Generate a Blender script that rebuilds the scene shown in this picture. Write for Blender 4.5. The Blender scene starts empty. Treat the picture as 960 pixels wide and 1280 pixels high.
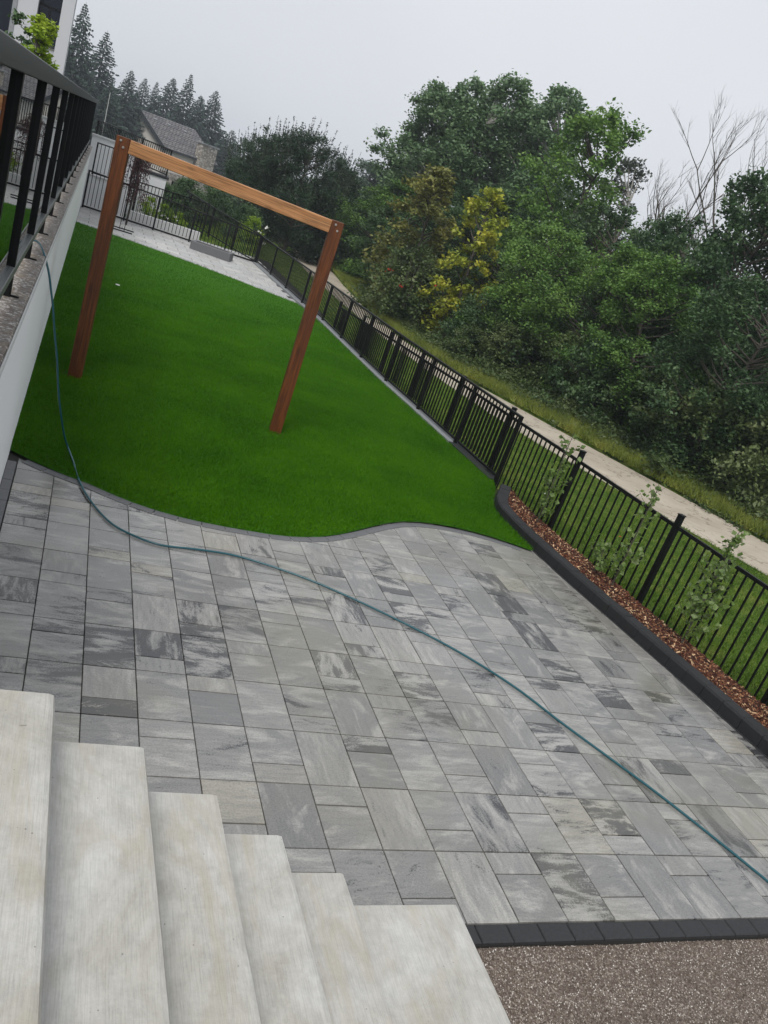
import bpy, math, random
import numpy as np
from mathutils import Vector, Matrix
S = bpy.context.scene
C = S.collection
random.seed(7)
PI = math.pi

# ------------------------------------------------------------------ camera
cam = bpy.data.cameras.new('camera'); cam_o = bpy.data.objects.new('camera', cam); C.objects.link(cam_o)
cam.sensor_fit = 'HORIZONTAL'; cam.sensor_width = 36.0; cam.lens = 38.25
cam.clip_start = 0.05; cam.clip_end = 900
Rm = [[0.9014817, 0.1804886, 0.3933887], [-0.2894308, -0.4244006, 0.8579708], [0.3218084, -0.8873038, -0.3303504]]
m4 = Matrix.Identity(4)
for i in range(3):
    m4[i][0] = Rm[i][0]; m4[i][1] = -Rm[i][1]; m4[i][2] = -Rm[i][2]
m4[0][3] = 0; m4[1][3] = 0; m4[2][3] = 2.9
cam_o.matrix_world = m4
S.camera = cam_o
S.render.resolution_x = 768; S.render.resolution_y = 1024
S.view_settings.view_transform = 'Standard'; S.view_settings.look = 'None'
S.view_settings.exposure = 0.85; S.view_settings.gamma = 1.0
S.render.engine = 'CYCLES'
try:
    S.cycles.max_bounces = 6; S.cycles.transparent_max_bounces = 12; S.cycles.volume_bounces = 0
except Exception: pass

# ------------------------------------------------------------------ sky and sun (overcast)
SUN_EL, SUN_AZ = math.radians(52), math.radians(212)     # azimuth: from +Y towards +X
w = bpy.data.worlds.new('World'); S.world = w; w.use_nodes = True
nt = w.node_tree; nt.nodes.clear()
sky = nt.nodes.new('ShaderNodeTexSky'); sky.sky_type = 'NISHITA'; sky.sun_disc = False
sky.sun_elevation = SUN_EL; sky.sun_rotation = SUN_AZ; sky.air_density = 1.5; sky.dust_density = 6
hs = nt.nodes.new('ShaderNodeHueSaturation'); hs.inputs['Saturation'].default_value = 0.12; hs.inputs['Value'].default_value = 0.55
nt.links.new(sky.outputs[0], hs.inputs['Color'])
geo = nt.nodes.new('ShaderNodeTexCoord')
nz = nt.nodes.new('ShaderNodeTexNoise'); nz.inputs['Scale'].default_value = 1.1; nz.inputs['Detail'].default_value = 3
nt.links.new(geo.outputs['Generated'], nz.inputs['Vector'])
cr = nt.nodes.new('ShaderNodeValToRGB'); cr.color_ramp.elements[0].position = .3; cr.color_ramp.elements[1].position = .7
cr.color_ramp.elements[0].color = (4.1, 4.28, 4.62, 1); cr.color_ramp.elements[1].color = (4.75, 4.92, 5.22, 1)
nt.links.new(nz.outputs[0], cr.inputs[0])
mx = nt.nodes.new('ShaderNodeMixRGB'); mx.inputs[0].default_value = 0.85
nt.links.new(hs.outputs[0], mx.inputs[1]); nt.links.new(cr.outputs[0], mx.inputs[2])
bg = nt.nodes.new('ShaderNodeBackground'); bg.inputs[1].default_value = 0.1
out = nt.nodes.new('ShaderNodeOutputWorld')
nt.links.new(mx.outputs[0], bg.inputs[0]); nt.links.new(bg.outputs[0], out.inputs[0])
sl = bpy.data.lights.new('sun', 'SUN'); sl.energy = 1.3; sl.angle = math.radians(24); sl.color = (1, .97, .93)
so = bpy.data.objects.new('sun', sl); C.objects.link(so)
sd = Vector((math.sin(SUN_AZ)*math.cos(SUN_EL), math.cos(SUN_AZ)*math.cos(SUN_EL), math.sin(SUN_EL)))
so.rotation_euler = sd.to_track_quat('Z', 'Y').to_euler(); so.location = (10, 5, 30)

# ------------------------------------------------------------------ material helpers
class N:
    def __init__(s, name):
        s.m = bpy.data.materials.new(name); s.m.use_nodes = True; s.t = s.m.node_tree; s.t.nodes.clear()
        s.o = s.t.nodes.new('ShaderNodeOutputMaterial')
    def n(s, typ, **kw):
        x = s.t.nodes.new('ShaderNode'+typ)
        for k, v in kw.items(): setattr(x, k, v)
        return x
    def l(s, a, b): s.t.links.new(a, b)
    def pos(s, scale=(1,1,1), rot=(0,0,0), obj=False):
        g = s.n('TexCoord').outputs['Object'] if obj else s.n('NewGeometry').outputs['Position']
        mp = s.n('Mapping'); mp.inputs['Scale'].default_value = scale; mp.inputs['Rotation'].default_value = rot
        s.l(g, mp.inputs['Vector']); return mp.outputs[0]
    def noise(s, vec, scale, detail=4, rough=.55, dist=0):
        x = s.n('TexNoise'); x.inputs['Scale'].default_value = scale; x.inputs['Detail'].default_value = detail
        x.inputs['Roughness'].default_value = rough; x.inputs['Distortion'].default_value = dist
        s.l(vec, x.inputs['Vector']); return x.outputs['Fac']
    def ramp(s, fac, stops, interp='LINEAR'):
        r = s.n('ValToRGB'); r.color_ramp.interpolation = interp
        e = r.color_ramp.elements
        while len(e) < len(stops): e.new(.5)
        for i, (p, c) in enumerate(stops):
            e[i].position = p; e[i].color = (*c, 1) if not isinstance(c, (int, float)) else (c, c, c, 1)
        s.l(fac, r.inputs[0]); return r.outputs[0]
    def mix(s, fac, a, b, typ='MIX'):
        x = s.n('MixRGB', blend_type=typ)
        for sock, v in ((x.inputs[0], fac), (x.inputs[1], a), (x.inputs[2], b)):
            if hasattr(v, 'is_output'): s.l(v, sock)
            elif isinstance(v, (int, float)): sock.default_value = v if sock == x.inputs[0] else (v, v, v, 1)
            else: sock.default_value = (*v, 1)
        return x.outputs[0]
    def math(s, op, a, b=0.0, c=0.0, clamp=False):
        x = s.n('Math', operation=op, use_clamp=clamp)
        for i, v in enumerate((a, b, c)):
            if hasattr(v, 'is_output'): s.l(v, x.inputs[i])
            else: x.inputs[i].default_value = v
        return x.outputs[0]
    def bsdf(s, col, rough=.6, spec=.5, metal=0, bump=None, bstr=.3, bdist=.01):
        b = s.n('BsdfPrincipled')
        for nm, v in (('Base Color', col), ('Roughness', rough), ('Metallic', metal), ('Specular IOR Level', spec)):
            if hasattr(v, 'is_output'): s.l(v, b.inputs[nm])
            elif isinstance(v, (int, float)): b.inputs[nm].default_value = v
            else: b.inputs[nm].default_value = (*v, 1)
        if bump is not None:
            bp = s.n('Bump'); bp.inputs['Strength'].default_value = bstr; bp.inputs['Distance'].default_value = bdist
            s.l(bump, bp.inputs['Height']); s.l(bp.outputs[0], b.inputs['Normal'])
        s.l(b.outputs[0], s.o.inputs[0]); s.b = b
        return b
M = {}
def simple(name, col, rough=.6, spec=.5, metal=0, nscale=20, var=.15, bstr=.2, bdist=.004):
    x = N(name); p = x.pos()
    f = x.noise(p, nscale, 5)
    c = x.mix(x.math('MULTIPLY', f, 1.0), tuple(v*(1-var) for v in col), tuple(min(1, v*(1+var)) for v in col))
    x.bsdf(c, rough, spec, metal, f, bstr, bdist); M[name] = x.m

def paver_mat(name, cols, dark, blotch=1.0, wet=True):
    x = N(name)
    oi = x.n('ObjectInfo').outputs['Random']
    off = x.n('CombineXYZ'); r1 = x.math('MULTIPLY', oi, 37.0); r2 = x.math('MULTIPLY', oi, 91.0)
    x.l(r1, off.inputs[0]); x.l(r2, off.inputs[1]); x.l(r1, off.inputs[2])
    g = x.n('NewGeometry').outputs['Position']
    add = x.n('VectorMath', operation='ADD'); x.l(g, add.inputs[0]); x.l(off.outputs[0], add.inputs[1])
    def streaks(sc, det, rough=.6, dist=.4):
        mp = x.n('Mapping'); mp.inputs['Scale'].default_value = sc; x.l(add.outputs[0], mp.inputs['Vector'])
        return x.noise(mp.outputs[0], 1.0, det, rough, dist)
    pick = x.math('GREATER_THAN', x.math('FRACT', x.math('MULTIPLY', oi, 13.7)), .66)
    def two(a, b, det, rough=.6, dist=.4): return x.mix(pick, streaks((a, b, 1), det, rough, dist), streaks((b, a, 1), det, rough, dist))
    band = two(2.3, 6.0, 8, .66, .8)          # broad colour bands pulled across the slab in the mould
    brush = two(5.0, 34.0, 5, .7, .3)         # finer drag marks
    fine = x.noise(x.pos(), 95, 4, .85)
    base = x.ramp(x.math('FRACT', x.math('MULTIPLY', oi, 7.31)), cols)
    amt = x.math('FRACT', x.math('MULTIPLY', oi, 23.9))
    # pale bands
    lt = x.ramp(band, [(.50, 0.0), (.62, 1.0)])
    c = x.mix(x.math('MULTIPLY', lt, .66), base, (.42, .41, .38))
    c = x.mix(x.ramp(brush, [(.40, .38), (.56, 0.0)]), c, (.13, .132, .132))
    # charcoal bands with ragged, gritty edges: only on some slabs
    edge = x.math('ADD', band, x.math('MULTIPLY', x.math('SUBTRACT', fine, .5), .34))
    edge = x.math('ADD', edge, x.math('MULTIPLY', x.math('SUBTRACT', brush, .5), .25))
    thr = x.math('MULTIPLY_ADD', x.math('POWER', amt, 2.4), .24, .335)
    dk = x.math('MULTIPLY', x.math('SUBTRACT', thr, edge), 14.0, clamp=True)
    c = x.mix(x.math('MULTIPLY', dk, .85*blotch), c, dark)
    c = x.mix(.65, c, x.ramp(fine, [(.36, .55), (.58, 1.1)]), 'MULTIPLY')
    big = x.noise(x.pos(), .7, 3, .6, .5)
    c = x.mix(x.ramp(big, [(.48, 0.0), (.70, .45)]), c, (.20, .19, .14))
    x.bsdf(c, x.ramp(x.noise(x.pos(), .8, 5, .6, 1.5), [(.45, .09), (.62, .40)]) if wet else .55, .85 if wet else .5, 0,
           x.mix(.4, fine, band), .35, .003)
    M[name] = x.m
paver_mat('paver_stone', [(0.0, (.17, .168, .162)), (.35, (.215, .213, .205)), (.65, (.29, .284, .268)), (.84, (.175, .174, .17)), (.94, (.275, .266, .243)), (.965, (.31, .295, .25)), (1.0, (.31, .295, .25))], (.024, .025, .028))
paver_mat('pale_paver_stone', [(0.0, (.48, .48, .48)), (.6, (.56, .56, .55)), (1.0, (.62, .61, .58))], (.3, .3, .3), .3, False)
simple('charcoal_stone', (.030, .031, .033), .6, .3, 0, 60, .5, .5, .004)
simple('kerb_stone', (.017, .0175, .019), .6, .35, 0, 40, .6, .5, .005)
simple('edge_stone', (.12, .122, .128), .6, .5, 0, 60, .25, .4, .003)
simple('joint_sand', (.035, .034, .032), .9, .2, 0, 90, .2)
simple('black_metal', (.004, .0042, .0045), .5, .22, 0, 30, .1, .05, .001)
simple('grey_metal', (.016, .019, .019), .4, .35, 0, 30, .1, .05, .001)
simple('mid_metal', (.11, .115, .115), .4, .4, 0, 30, .1, .05, .001)
simple('steel', (.62, .62, .6), .3, .5, .8, 30, .1, .05, .001)
simple('white_stucco', (.82, .825, .83), .8, .3, 0, 120, .06, .5, .004)
simple('grey_stucco', (.50, .51, .53), .8, .3, 0, 120, .06, .5, .004)
simple('cream_stucco', (.60, .57, .52), .8, .3, 0, 60, .05, .4, .004)
simple('white_concrete', (.55, .555, .55), .8, .3, 0, 40, .12, .4, .004)
simple('pale_concrete', (.24, .25, .26), .6, .4, 0, 20, .2, .3, .004)
simple('bark', (.085, .075, .062), .9, .2, 0, 25, .35, .8, .02)
simple('pale_bark', (.27, .26, .24), .9, .2, 0, 18, .4, .7, .02)
simple('dark_slate', (.02, .022, .025), .6, .4, 0, 30, .2)
simple('window_glass_dark', (.008, .012, .02), .15, .25, 0, 5, .1, .02)
simple('soil', (.04, .03, .02), .95, .1, 0, 30, .4, .8, .02)
simple('white_flower', (.75, .75, .7), .6, .3)
simple('red_flower', (.55, .03, .02), .6, .3)
simple('paper', (.8, .8, .78), .8, .3)
simple('curtain', (.5, .5, .5), .8, .3)

def hose_mat():
    x = N('teal_hose'); x.bsdf((.014, .085, .105), .25, .5); M['teal_hose'] = x.m
hose_mat()
def wood(name, a, b, knots=.5):
    x = N(name); p = x.pos((1, 1, 1), obj=True)
    mp = x.n('Mapping'); mp.inputs['Scale'].default_value = (14, 14, 1.3); x.l(p, mp.inputs['Vector'])
    f = x.noise(mp.outputs[0], 1.6, 6, .6, .8)
    mp2 = x.n('Mapping'); mp2.inputs['Scale'].default_value = (60, 60, 2.2); x.l(p, mp2.inputs['Vector'])
    g = x.noise(mp2.outputs[0], 1.2, 3, .6)
    c = x.ramp(f, [(.3, a), (.7, b)])
    c = x.mix(.8, c, x.ramp(g, [(.36, .42), (.55, 1.05)]), 'MULTIPLY')
    mp3 = x.n('Mapping'); mp3.inputs['Scale'].default_value = (9, 9, 3.4); x.l(p, mp3.inputs['Vector'])
    v = x.n('TexVoronoi'); v.inputs['Scale'].default_value = 1.0; x.l(mp3.outputs[0], v.inputs['Vector'])
    k = x.ramp(v.outputs['Distance'], [(.10, 1.0), (.24, 0.0)])
    c = x.mix(x.math('MULTIPLY', k, knots), c, tuple(q*.3 for q in a))
    x.bsdf(c, .5, .4, 0, g, .3, .003); M[name] = x.m
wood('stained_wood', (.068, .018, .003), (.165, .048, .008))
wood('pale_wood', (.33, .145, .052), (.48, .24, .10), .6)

def concrete_steps():
    x = N('step_concrete'); p = x.pos()
    a = x.noise(p, 1.7, 7, .68, 1.0)
    c = x.ramp(a, [(.34, (.385, .37, .325)), (.5, (.46, .45, .415)), (.64, (.52, .515, .49))])
    br = x.noise(x.pos((240, 9, 1)), 1.0, 4, .75)
    c = x.mix(.55, c, x.ramp(br, [(.35, .70), (.58, 1.03)]), 'MULTIPLY')
    mt = x.noise(p, 11, 6, .8)
    c = x.mix(.6, c, x.ramp(mt, [(.38, .80), (.6, 1.04)]), 'MULTIPLY')
    st = x.noise(x.pos((3.2, .8, 1)), 1.5, 5, .7, .8)
    c = x.mix(x.ramp(st, [(.50, 0.0), (.66, .5)]), c, (.37, .335, .25))
    sp = x.n('TexVoronoi'); sp.inputs['Scale'].default_value = 38; x.l(p, sp.inputs['Vector'])
    spot = x.math('MULTIPLY', x.ramp(sp.outputs['Distance'], [(.05, 1.0), (.12, 0.0)]), x.ramp(x.noise(p, 14, 2), [(.58, 0.0), (.62, 1.0)]))
    c = x.mix(x.math('MULTIPLY', spot, .75), c, (.09, .085, .07))
    h = x.math('ADD', x.math('MULTIPLY', br, .7), x.noise(p, 120, 4, .8))
    x.bsdf(c, .8, .3, 0, h, .45, .004); M['step_concrete'] = x.m
concrete_steps()

def aggregate():
    x = N('exposed_aggregate'); p = x.pos()
    v = x.n('TexVoronoi'); v.inputs['Scale'].default_value = 62; x.l(p, v.inputs['Vector'])
    c = x.ramp(x.n('SeparateColor').outputs[0] if False else v.outputs['Distance'], [(.0, (.24, .21, .18)), (.5, (.15, .13, .11)), (.9, (.05, .045, .04))])
    sc = x.n('SeparateColor'); x.l(v.outputs['Color'], sc.inputs[0])
    c = x.mix(.6, c, x.ramp(sc.outputs[0], [(0, (.08, .06, .05)), (.45, (.19, .155, .12)), (.8, (.24, .23, .225)), (.95, (.65, .63, .6))]))
    c = x.mix(x.ramp(x.noise(p, 4, 3), [(.5, 0.0), (.7, .3)]), c, (.3, .22, .12))
    x.bsdf(c, .6, .5, 0, x.math('SUBTRACT', 1.0, v.outputs['Distance']), .7, .006); M['exposed_aggregate'] = x.m
aggregate()

def glass():
    x = N('clear_glass')
    fr = x.n('Fresnel'); fr.inputs['IOR'].default_value = 1.55
    gl = x.n('BsdfGlossy'); gl.inputs['Roughness'].default_value = .0; gl.inputs['Color'].default_value = (.9, .92, .92, 1)
    tr = x.n('BsdfTransparent'); tr.inputs['Color'].default_value = (.75, .79, .78, 1)
    mxs = x.n('MixShader'); x.l(fr.outputs[0], mxs.inputs[0]); x.l(tr.outputs[0], mxs.inputs[1]); x.l(gl.outputs[0], mxs.inputs[2])
    x.l(mxs.outputs[0], x.o.inputs[0]); M['clear_glass'] = x.m
glass()

def leafmat(name, cols, trans=.35, rough=.5, clump=1.2, spec=.35):
    x = N(name)
    oi = x.n('ObjectInfo').outputs['Random']
    p = x.pos()
    f = x.noise(p, clump, 4, .6)
    g = x.noise(p, 30, 2, .7)
    f = x.math('ADD', x.math('MULTIPLY', f, .75), x.math('MULTIPLY', g, .25))
    f = x.math('ADD', f, x.math('MULTIPLY_ADD', oi, .10, -.05))
    c = x.ramp(f, [(p_, c_) for p_, c_ in zip(np.linspace(.32, .68, len(cols)), cols)])
    b = x.bsdf(c, rough, spec)
    t = x.n('BsdfTranslucent'); x.l(c, t.inputs['Color'])
    m2 = x.n('MixShader'); m2.inputs[0].default_value = trans
    x.l(b.outputs[0], m2.inputs[1]); x.l(t.outputs[0], m2.inputs[2]); x.l(m2.outputs[0], x.o.inputs[0])
    M[name] = x.m
leafmat('cottonwood_leaf', [(.060, .12, .055), (.14, .23, .105), (.25, .35, .18)])
leafmat('green_leaf', [(.04, .10, .020), (.10, .20, .04), (.20, .33, .07)])
leafmat('dark_leaf', [(.022, .06, .022), (.065, .125, .045), (.135, .215, .085)])
leafmat('deep_leaf', [(.014, .036, .016), (.030, .065, .030), (.065, .11, .055)])
leafmat('under_leaf', [(.030, .055, .018), (.085, .13, .038), (.20, .24, .10)])  # lightest tone paints leaf highlights into the undergrowth colour
leafmat('grey_leaf', [(.06, .075, .055), (.085, .10, .075), (.12, .135, .10)])
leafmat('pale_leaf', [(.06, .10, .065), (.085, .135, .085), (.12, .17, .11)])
leafmat('olive_leaf', [(.10, .12, .03), (.20, .205, .05), (.38, .34, .09)])
leafmat('yellow_leaf', [(.11, .17, .02), (.27, .32, .03), (.54, .50, .06)])
leafmat('lime_leaf', [(.11, .20, .015), (.22, .34, .02), (.36, .46, .04)])
leafmat('red_leaf', [(.045, .016, .02), (.09, .03, .035), (.14, .06, .06)])
leafmat('needle', [(.022, .045, .032), (.034, .064, .046), (.05, .085, .06)], .15, .6)
leafmat('sapling_leaf', [(.07, .13, .025), (.14, .22, .05), (.34, .40, .20)], .4, .45, 14)
leafmat('verge_grass', [(.09, .13, .018), (.18, .23, .03), (.30, .31, .06)], .3, .6, 1.6)
leafmat('lawn_grass', [(.055, .12, .010), (.11, .20, .018), (.22, .28, .05)], .3, .6, 2.2)
leafmat('turf_fibre', [(.030, .12, .001), (.055, .18, .0015), (.085, .24, .003)], .25, .6, .8, .08)
def mulchmat():
    x = N('wood_chip'); oi = x.n('ObjectInfo').outputs['Random']
    c = x.ramp(oi, [(0, (.014, .005, .003)), (.45, (.060, .016, .008)), (.75, (.14, .045, .020)), (.9, (.32, .17, .085)), (1, (.68, .50, .30))])
    x.bsdf(c, .7, .3); M['wood_chip'] = x.m
    x = N('stone_chip'); oi = x.n('ObjectInfo').outputs['Random']
    c = x.ramp(oi, [(0, (.085, .062, .047)), (.5, (.16, .128, .102)), (.78, (.25, .212, .178)), (.93, (.46, .42, .37)), (1, (.75, .72, .68))])
    x.bsdf(c, .35, .5); M['stone_chip'] = x.m
mulchmat()
def groundmats():
    x = N('gravel_ground'); p = x.pos()
    v = x.n('TexVoronoi'); v.inputs['Scale'].default_value = 120; x.l(p, v.inputs['Vector'])
    sc = x.n('SeparateColor'); x.l(v.outputs['Color'], sc.inputs[0])
    c = x.ramp(sc.outputs[0], [(0, (.075, .055, .043)), (.6, (.15, .115, .092)), (.9, (.24, .2, .17)), (1, (.42, .38, .33))])
    c = x.mix(.7, c, x.ramp(x.noise(p, 2.0, 4, .6), [(.3, .7), (.7, 1.3)]), 'MULTIPLY')
    x.bsdf(c, .6, .5, 0, v.outputs['Distance'], .8, .006); M['gravel_ground'] = x.m
    x = N('turf_backing'); p = x.pos()
    c = x.ramp(x.noise(x.pos((.7, 3, 1)), 1.2, 4, .6), [(.3, (.028, .12, .001)), (.7, (.042, .16, .002))])
    x.bsdf(c, .8, .15, 0, x.noise(p, 110, 3, .8), .8, .02); M['turf_backing'] = x.m
    x = N('lawn_ground'); p = x.pos()
    c = x.ramp(x.noise(p, 1.6, 5, .65, .4), [(.3, (.05, .10, .010)), (.5, (.09, .16, .016)), (.66, (.24, .24, .07))])
    x.bsdf(c, .9, .1, 0, x.noise(p, 60, 3, .8), .8, .02); M['lawn_ground'] = x.m
    x = N('forest_floor'); p = x.pos()
    c = x.ramp(x.noise(p, .8, 5, .65), [(.3, (.02, .03, .01)), (.6, (.04, .055, .018)), (.8, (.07, .075, .03))])
    x.bsdf(c, .95, .1, 0, x.noise(p, 12, 4, .8), .8, .05); M['forest_floor'] = x.m
    x = N('path_concrete'); p = x.pos()
    c = x.ramp(x.noise(p, 1.2, 6, .7), [(.3, (.33, .285, .225)), (.7, (.46, .41, .33))])
    cr_ = x.n('TexVoronoi', feature='DISTANCE_TO_EDGE'); cr_.inputs['Scale'].default_value = .55
    mp = x.pos(); wob = x.n('TexNoise'); wob.inputs['Scale'].default_value = 2.5; x.l(mp, wob.inputs['Vector'])
    vm = x.n('VectorMath', operation='ADD'); x.l(mp, vm.inputs[0]); x.l(wob.outputs['Color'], vm.inputs[1]); x.l(vm.outputs[0], cr_.inputs['Vector'])
    c = x.mix(x.ramp(cr_.outputs['Distance'], [(.003, .6), (.012, 0.0)]), c, (.12, .1, .08))
    x.bsdf(c, .85, .3, 0, x.noise(p, 80, 3, .8), .4, .006); M['path_concrete'] = x.m
    x = N('roof_shingle'); p = x.pos((1, 1, 1), obj=True)
    br = x.n('TexBrick'); br.inputs['Scale'].default_value = 1.0; br.inputs['Brick Width'].default_value = .55; br.inputs['Row Height'].default_value = .30
    br.inputs['Mortar Size'].default_value = .045; br.inputs['Color1'].default_value = (.17, .165, .17, 1); br.inputs['Color2'].default_value = (.30, .285, .28, 1); br.inputs['Mortar'].default_value = (.03, .03, .035, 1)
    x.l(p, br.inputs['Vector'])
    c = x.mix(.35, br.outputs[0], x.noise(p, 2.5, 3), 'MULTIPLY')
    x.bsdf(c, .8, .3, 0, br.outputs['Fac'], .5, .03); M['roof_shingle'] = x.m
    x = N('field_stone'); p = x.pos((1, 1, 1.6))
    v = x.n('TexVoronoi'); v.inputs['Scale'].default_value = 3.2; x.l(p, v.inputs['Vector'])
    sc = x.n('SeparateColor'); x.l(v.outputs['Color'], sc.inputs[0])
    c = x.ramp(sc.outputs[1], [(0, (.17, .15, .13)), (.5, (.34, .30, .25)), (1, (.52, .49, .44))])
    e = x.n('TexVoronoi', feature='DISTANCE_TO_EDGE'); e.inputs['Scale'].default_value = 3.2; x.l(p, e.inputs['Vector'])
    c = x.mix(x.ramp(e.outputs['Distance'], [(.03, .7), (.08, 0.0)]), c, (.09, .085, .08))
    x.bsdf(c, .85, .3, 0, e.outputs['Distance'], .6, .04); M['field_stone'] = x.m
groundmats()

# ------------------------------------------------------------------ mesh helpers
class MB:
    def __init__(s): s.v = []; s.f = []
    def add(s, vs, fs):
        k = len(s.v); s.v += [tuple(map(float, q)) for q in vs]; s.f += [tuple(i+k for i in f) for f in fs]; return s
    def box(s, x0, x1, y0, y1, z0, z1, bev=0.0):
        if bev:
            b = bev
            vs = [(x0,y0,z0),(x1,y0,z0),(x1,y1,z0),(x0,y1,z0),(x0,y0,z1-b),(x1,y0,z1-b),(x1,y1,z1-b),(x0,y1,z1-b),(x0+b,y0+b,z1),(x1-b,y0+b,z1),(x1-b,y1-b,z1),(x0+b,y1-b,z1)]
            fs = [(3,2,1,0),(0,1,5,4),(1,2,6,5),(2,3,7,6),(3,0,4,7),(4,5,9,8),(5,6,10,9),(6,7,11,10),(7,4,8,11),(8,9,10,11)]
        else:
            vs = [(x0,y0,z0),(x1,y0,z0),(x1,y1,z0),(x0,y1,z0),(x0,y0,z1),(x1,y0,z1),(x1,y1,z1),(x0,y1,z1)]
            fs = [(3,2,1,0),(0,1,5,4),(1,2,6,5),(2,3,7,6),(3,0,4,7),(4,5,6,7)]
        return s.add(vs, fs)
    def beam(s, a, b, w, h, up=(0,0,1)):
        a, b = Vector(a), Vector(b); d = (b-a).normalized(); u = Vector(up)
        if abs(d.dot(u)) > .99: u = Vector((0,1,0))
        r = d.cross(u).normalized(); u = r.cross(d).normalized()
        vs = []
        for p in (a, b):
            for i, j in ((-1,-1),(1,-1),(1,1),(-1,1)): vs.append(p + r*(i*w/2) + u*(j*h/2))
        return s.add(vs, [(3,2,1,0),(4,5,6,7),(0,1,5,4),(1,2,6,5),(2,3,7,6),(3,0,4,7)])
    def tube(s, pts, rad, n=6, cap=True):
        pts = [Vector(p) for p in pts]; k0 = len(s.v)
        if not hasattr(rad, '__len__'): rad = [rad]*len(pts)
        ref = Vector((0,0,1))
        for i, p in enumerate(pts):
            d = (pts[min(i+1, len(pts)-1)] - pts[max(i-1, 0)]).normalized()
            u = ref if abs(d.dot(ref)) < .95 else Vector((1,0,0))
            r = d.cross(u).normalized(); q = r.cross(d).normalized()
            for j in range(n):
                a = 2*PI*j/n; s.v.append(tuple(p + r*(math.cos(a)*rad[i]) + q*(math.sin(a)*rad[i])))
        for i in range(len(pts)-1):
            for j in range(n):
                j2 = (j+1) % n; s.f.append((k0+i*n+j, k0+i*n+j2, k0+(i+1)*n+j2, k0+(i+1)*n+j))
        if cap:
            s.f.append(tuple(k0+j for j in range(n))[::-1]); s.f.append(tuple(k0+(len(pts)-1)*n+j for j in range(n)))
        return s
    def prism(s, poly, z0, z1, bev=0):
        n = len(poly)
        vs = [(x, y, z0) for x, y in poly] + [(x, y, z1) for x, y in poly]
        fs = [tuple(range(n))[::-1], tuple(range(n, 2*n))] + [(i, (i+1) % n, (i+1) % n+n, i+n) for i in range(n)]
        return s.add(vs, fs)
    def mesh(s, name, mat, smooth=False):
        me = bpy.data.meshes.new(name); me.from_pydata(s.v, [], s.f); me.update()
        if mat: me.materials.append(M[mat] if isinstance(mat, str) else mat)
        if smooth: me.polygons.foreach_set('use_smooth', [True]*len(me.polygons))
        return me
    def build(s, name, mat, parent=None, smooth=False):
        return link(name, s.mesh(name, mat, smooth), parent)
def link(name, me, parent=None):
    o = bpy.data.objects.new(name, me); C.objects.link(o)
    if parent is not None: o.parent = parent
    return o
def tag(o, label=None, cat=None, group=None, kind=None):
    for k, v in (('label', label), ('category', cat), ('group', group), ('kind', kind)):
        if v: o[k] = v
    return o
def thing(name, label, cat, loc=(0,0,0), group=None, rz=0):
    o = bpy.data.objects.new(name, None); C.objects.link(o); o.location = loc; o.rotation_euler = (0,0,rz)
    o.empty_display_size = .2
    return tag(o, label, cat, group)
def struct(o): return tag(o, kind='structure')
def quads(name, V, mat, parent=None, tri=False):
    """V: (n,4,3) array of quads"""
    n = len(V); me = bpy.data.meshes.new(name)
    me.vertices.add(n*4); me.vertices.foreach_set('co', V.reshape(-1).astype(np.float32))
    me.loops.add(n*4); me.loops.foreach_set('vertex_index', np.arange(n*4, dtype=np.int32))
    me.polygons.add(n); me.polygons.foreach_set('loop_start', np.arange(0, n*4, 4, dtype=np.int32))
    me.polygons.foreach_set('loop_total', np.full(n, 4, dtype=np.int32))
    me.update(calc_edges=True); me.materials.append(M[mat])
    return me if parent is False else link(name, me, parent)

# ------------------------------------------------------------------ terrain and flat ground
def sstep(t): t = min(1, max(0, t)); return t*t*(3-2*t)
def gz(x, y):
    z = -0.09
    z -= .53*sstep((x-6.4)/3.6)
    z -= 3.0*sstep((y-34)/60)*sstep((22-x)/30+.4)
    return z
xs = list(np.concatenate([np.arange(-120, -8, 8), np.arange(-8, 6, 1.0), np.arange(6, 12, .5), np.arange(12, 40, 3), np.arange(40, 320, 20)]))
ys = list(np.concatenate([np.arange(-60, 0, 10), np.arange(0, 40, 1.5), np.arange(40, 120, 6), np.arange(120, 420, 25)]))
mb = MB()
for y in ys:
    for x in xs: mb.v.append((float(x), float(y), gz(x, y)))
nx = len(xs)
for j in range(len(ys)-1):
    for i in range(nx-1):
        a = j*nx+i; mb.f.append((a, a+1, a+1+nx, a+nx))
ground = struct(mb.build('ground', 'forest_floor', smooth=True))

def strip(name, left, right, mat, dz, sub=6, zf=gz):
    """ground-hugging sheet between two polylines"""
    mb = MB(); n = len(left)
    L = []
    for i in range(n-1):
        for t in np.linspace(0, 1, 4, endpoint=False):
            L.append(tuple((1-t)*np.array(left[i])+t*np.array(left[i+1])) + tuple((1-t)*np.array(right[i])+t*np.array(right[i+1])))
    L.append(tuple(left[-1])+tuple(right[-1]))
    for l in L:
        for k in range(sub+1):
            t = k/sub; x = l[0]*(1-t)+l[2]*t; y = l[1]*(1-t)+l[3]*t
            mb.v.append((x, y, zf(x, y)+dz))
    for i in range(len(L)-1):
        for k in range(sub):
            a = i*(sub+1)+k; mb.f.append((a, a+1, a+sub+2, a+sub+1))
    return struct(mb.build(name, mat, smooth=True))
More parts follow.
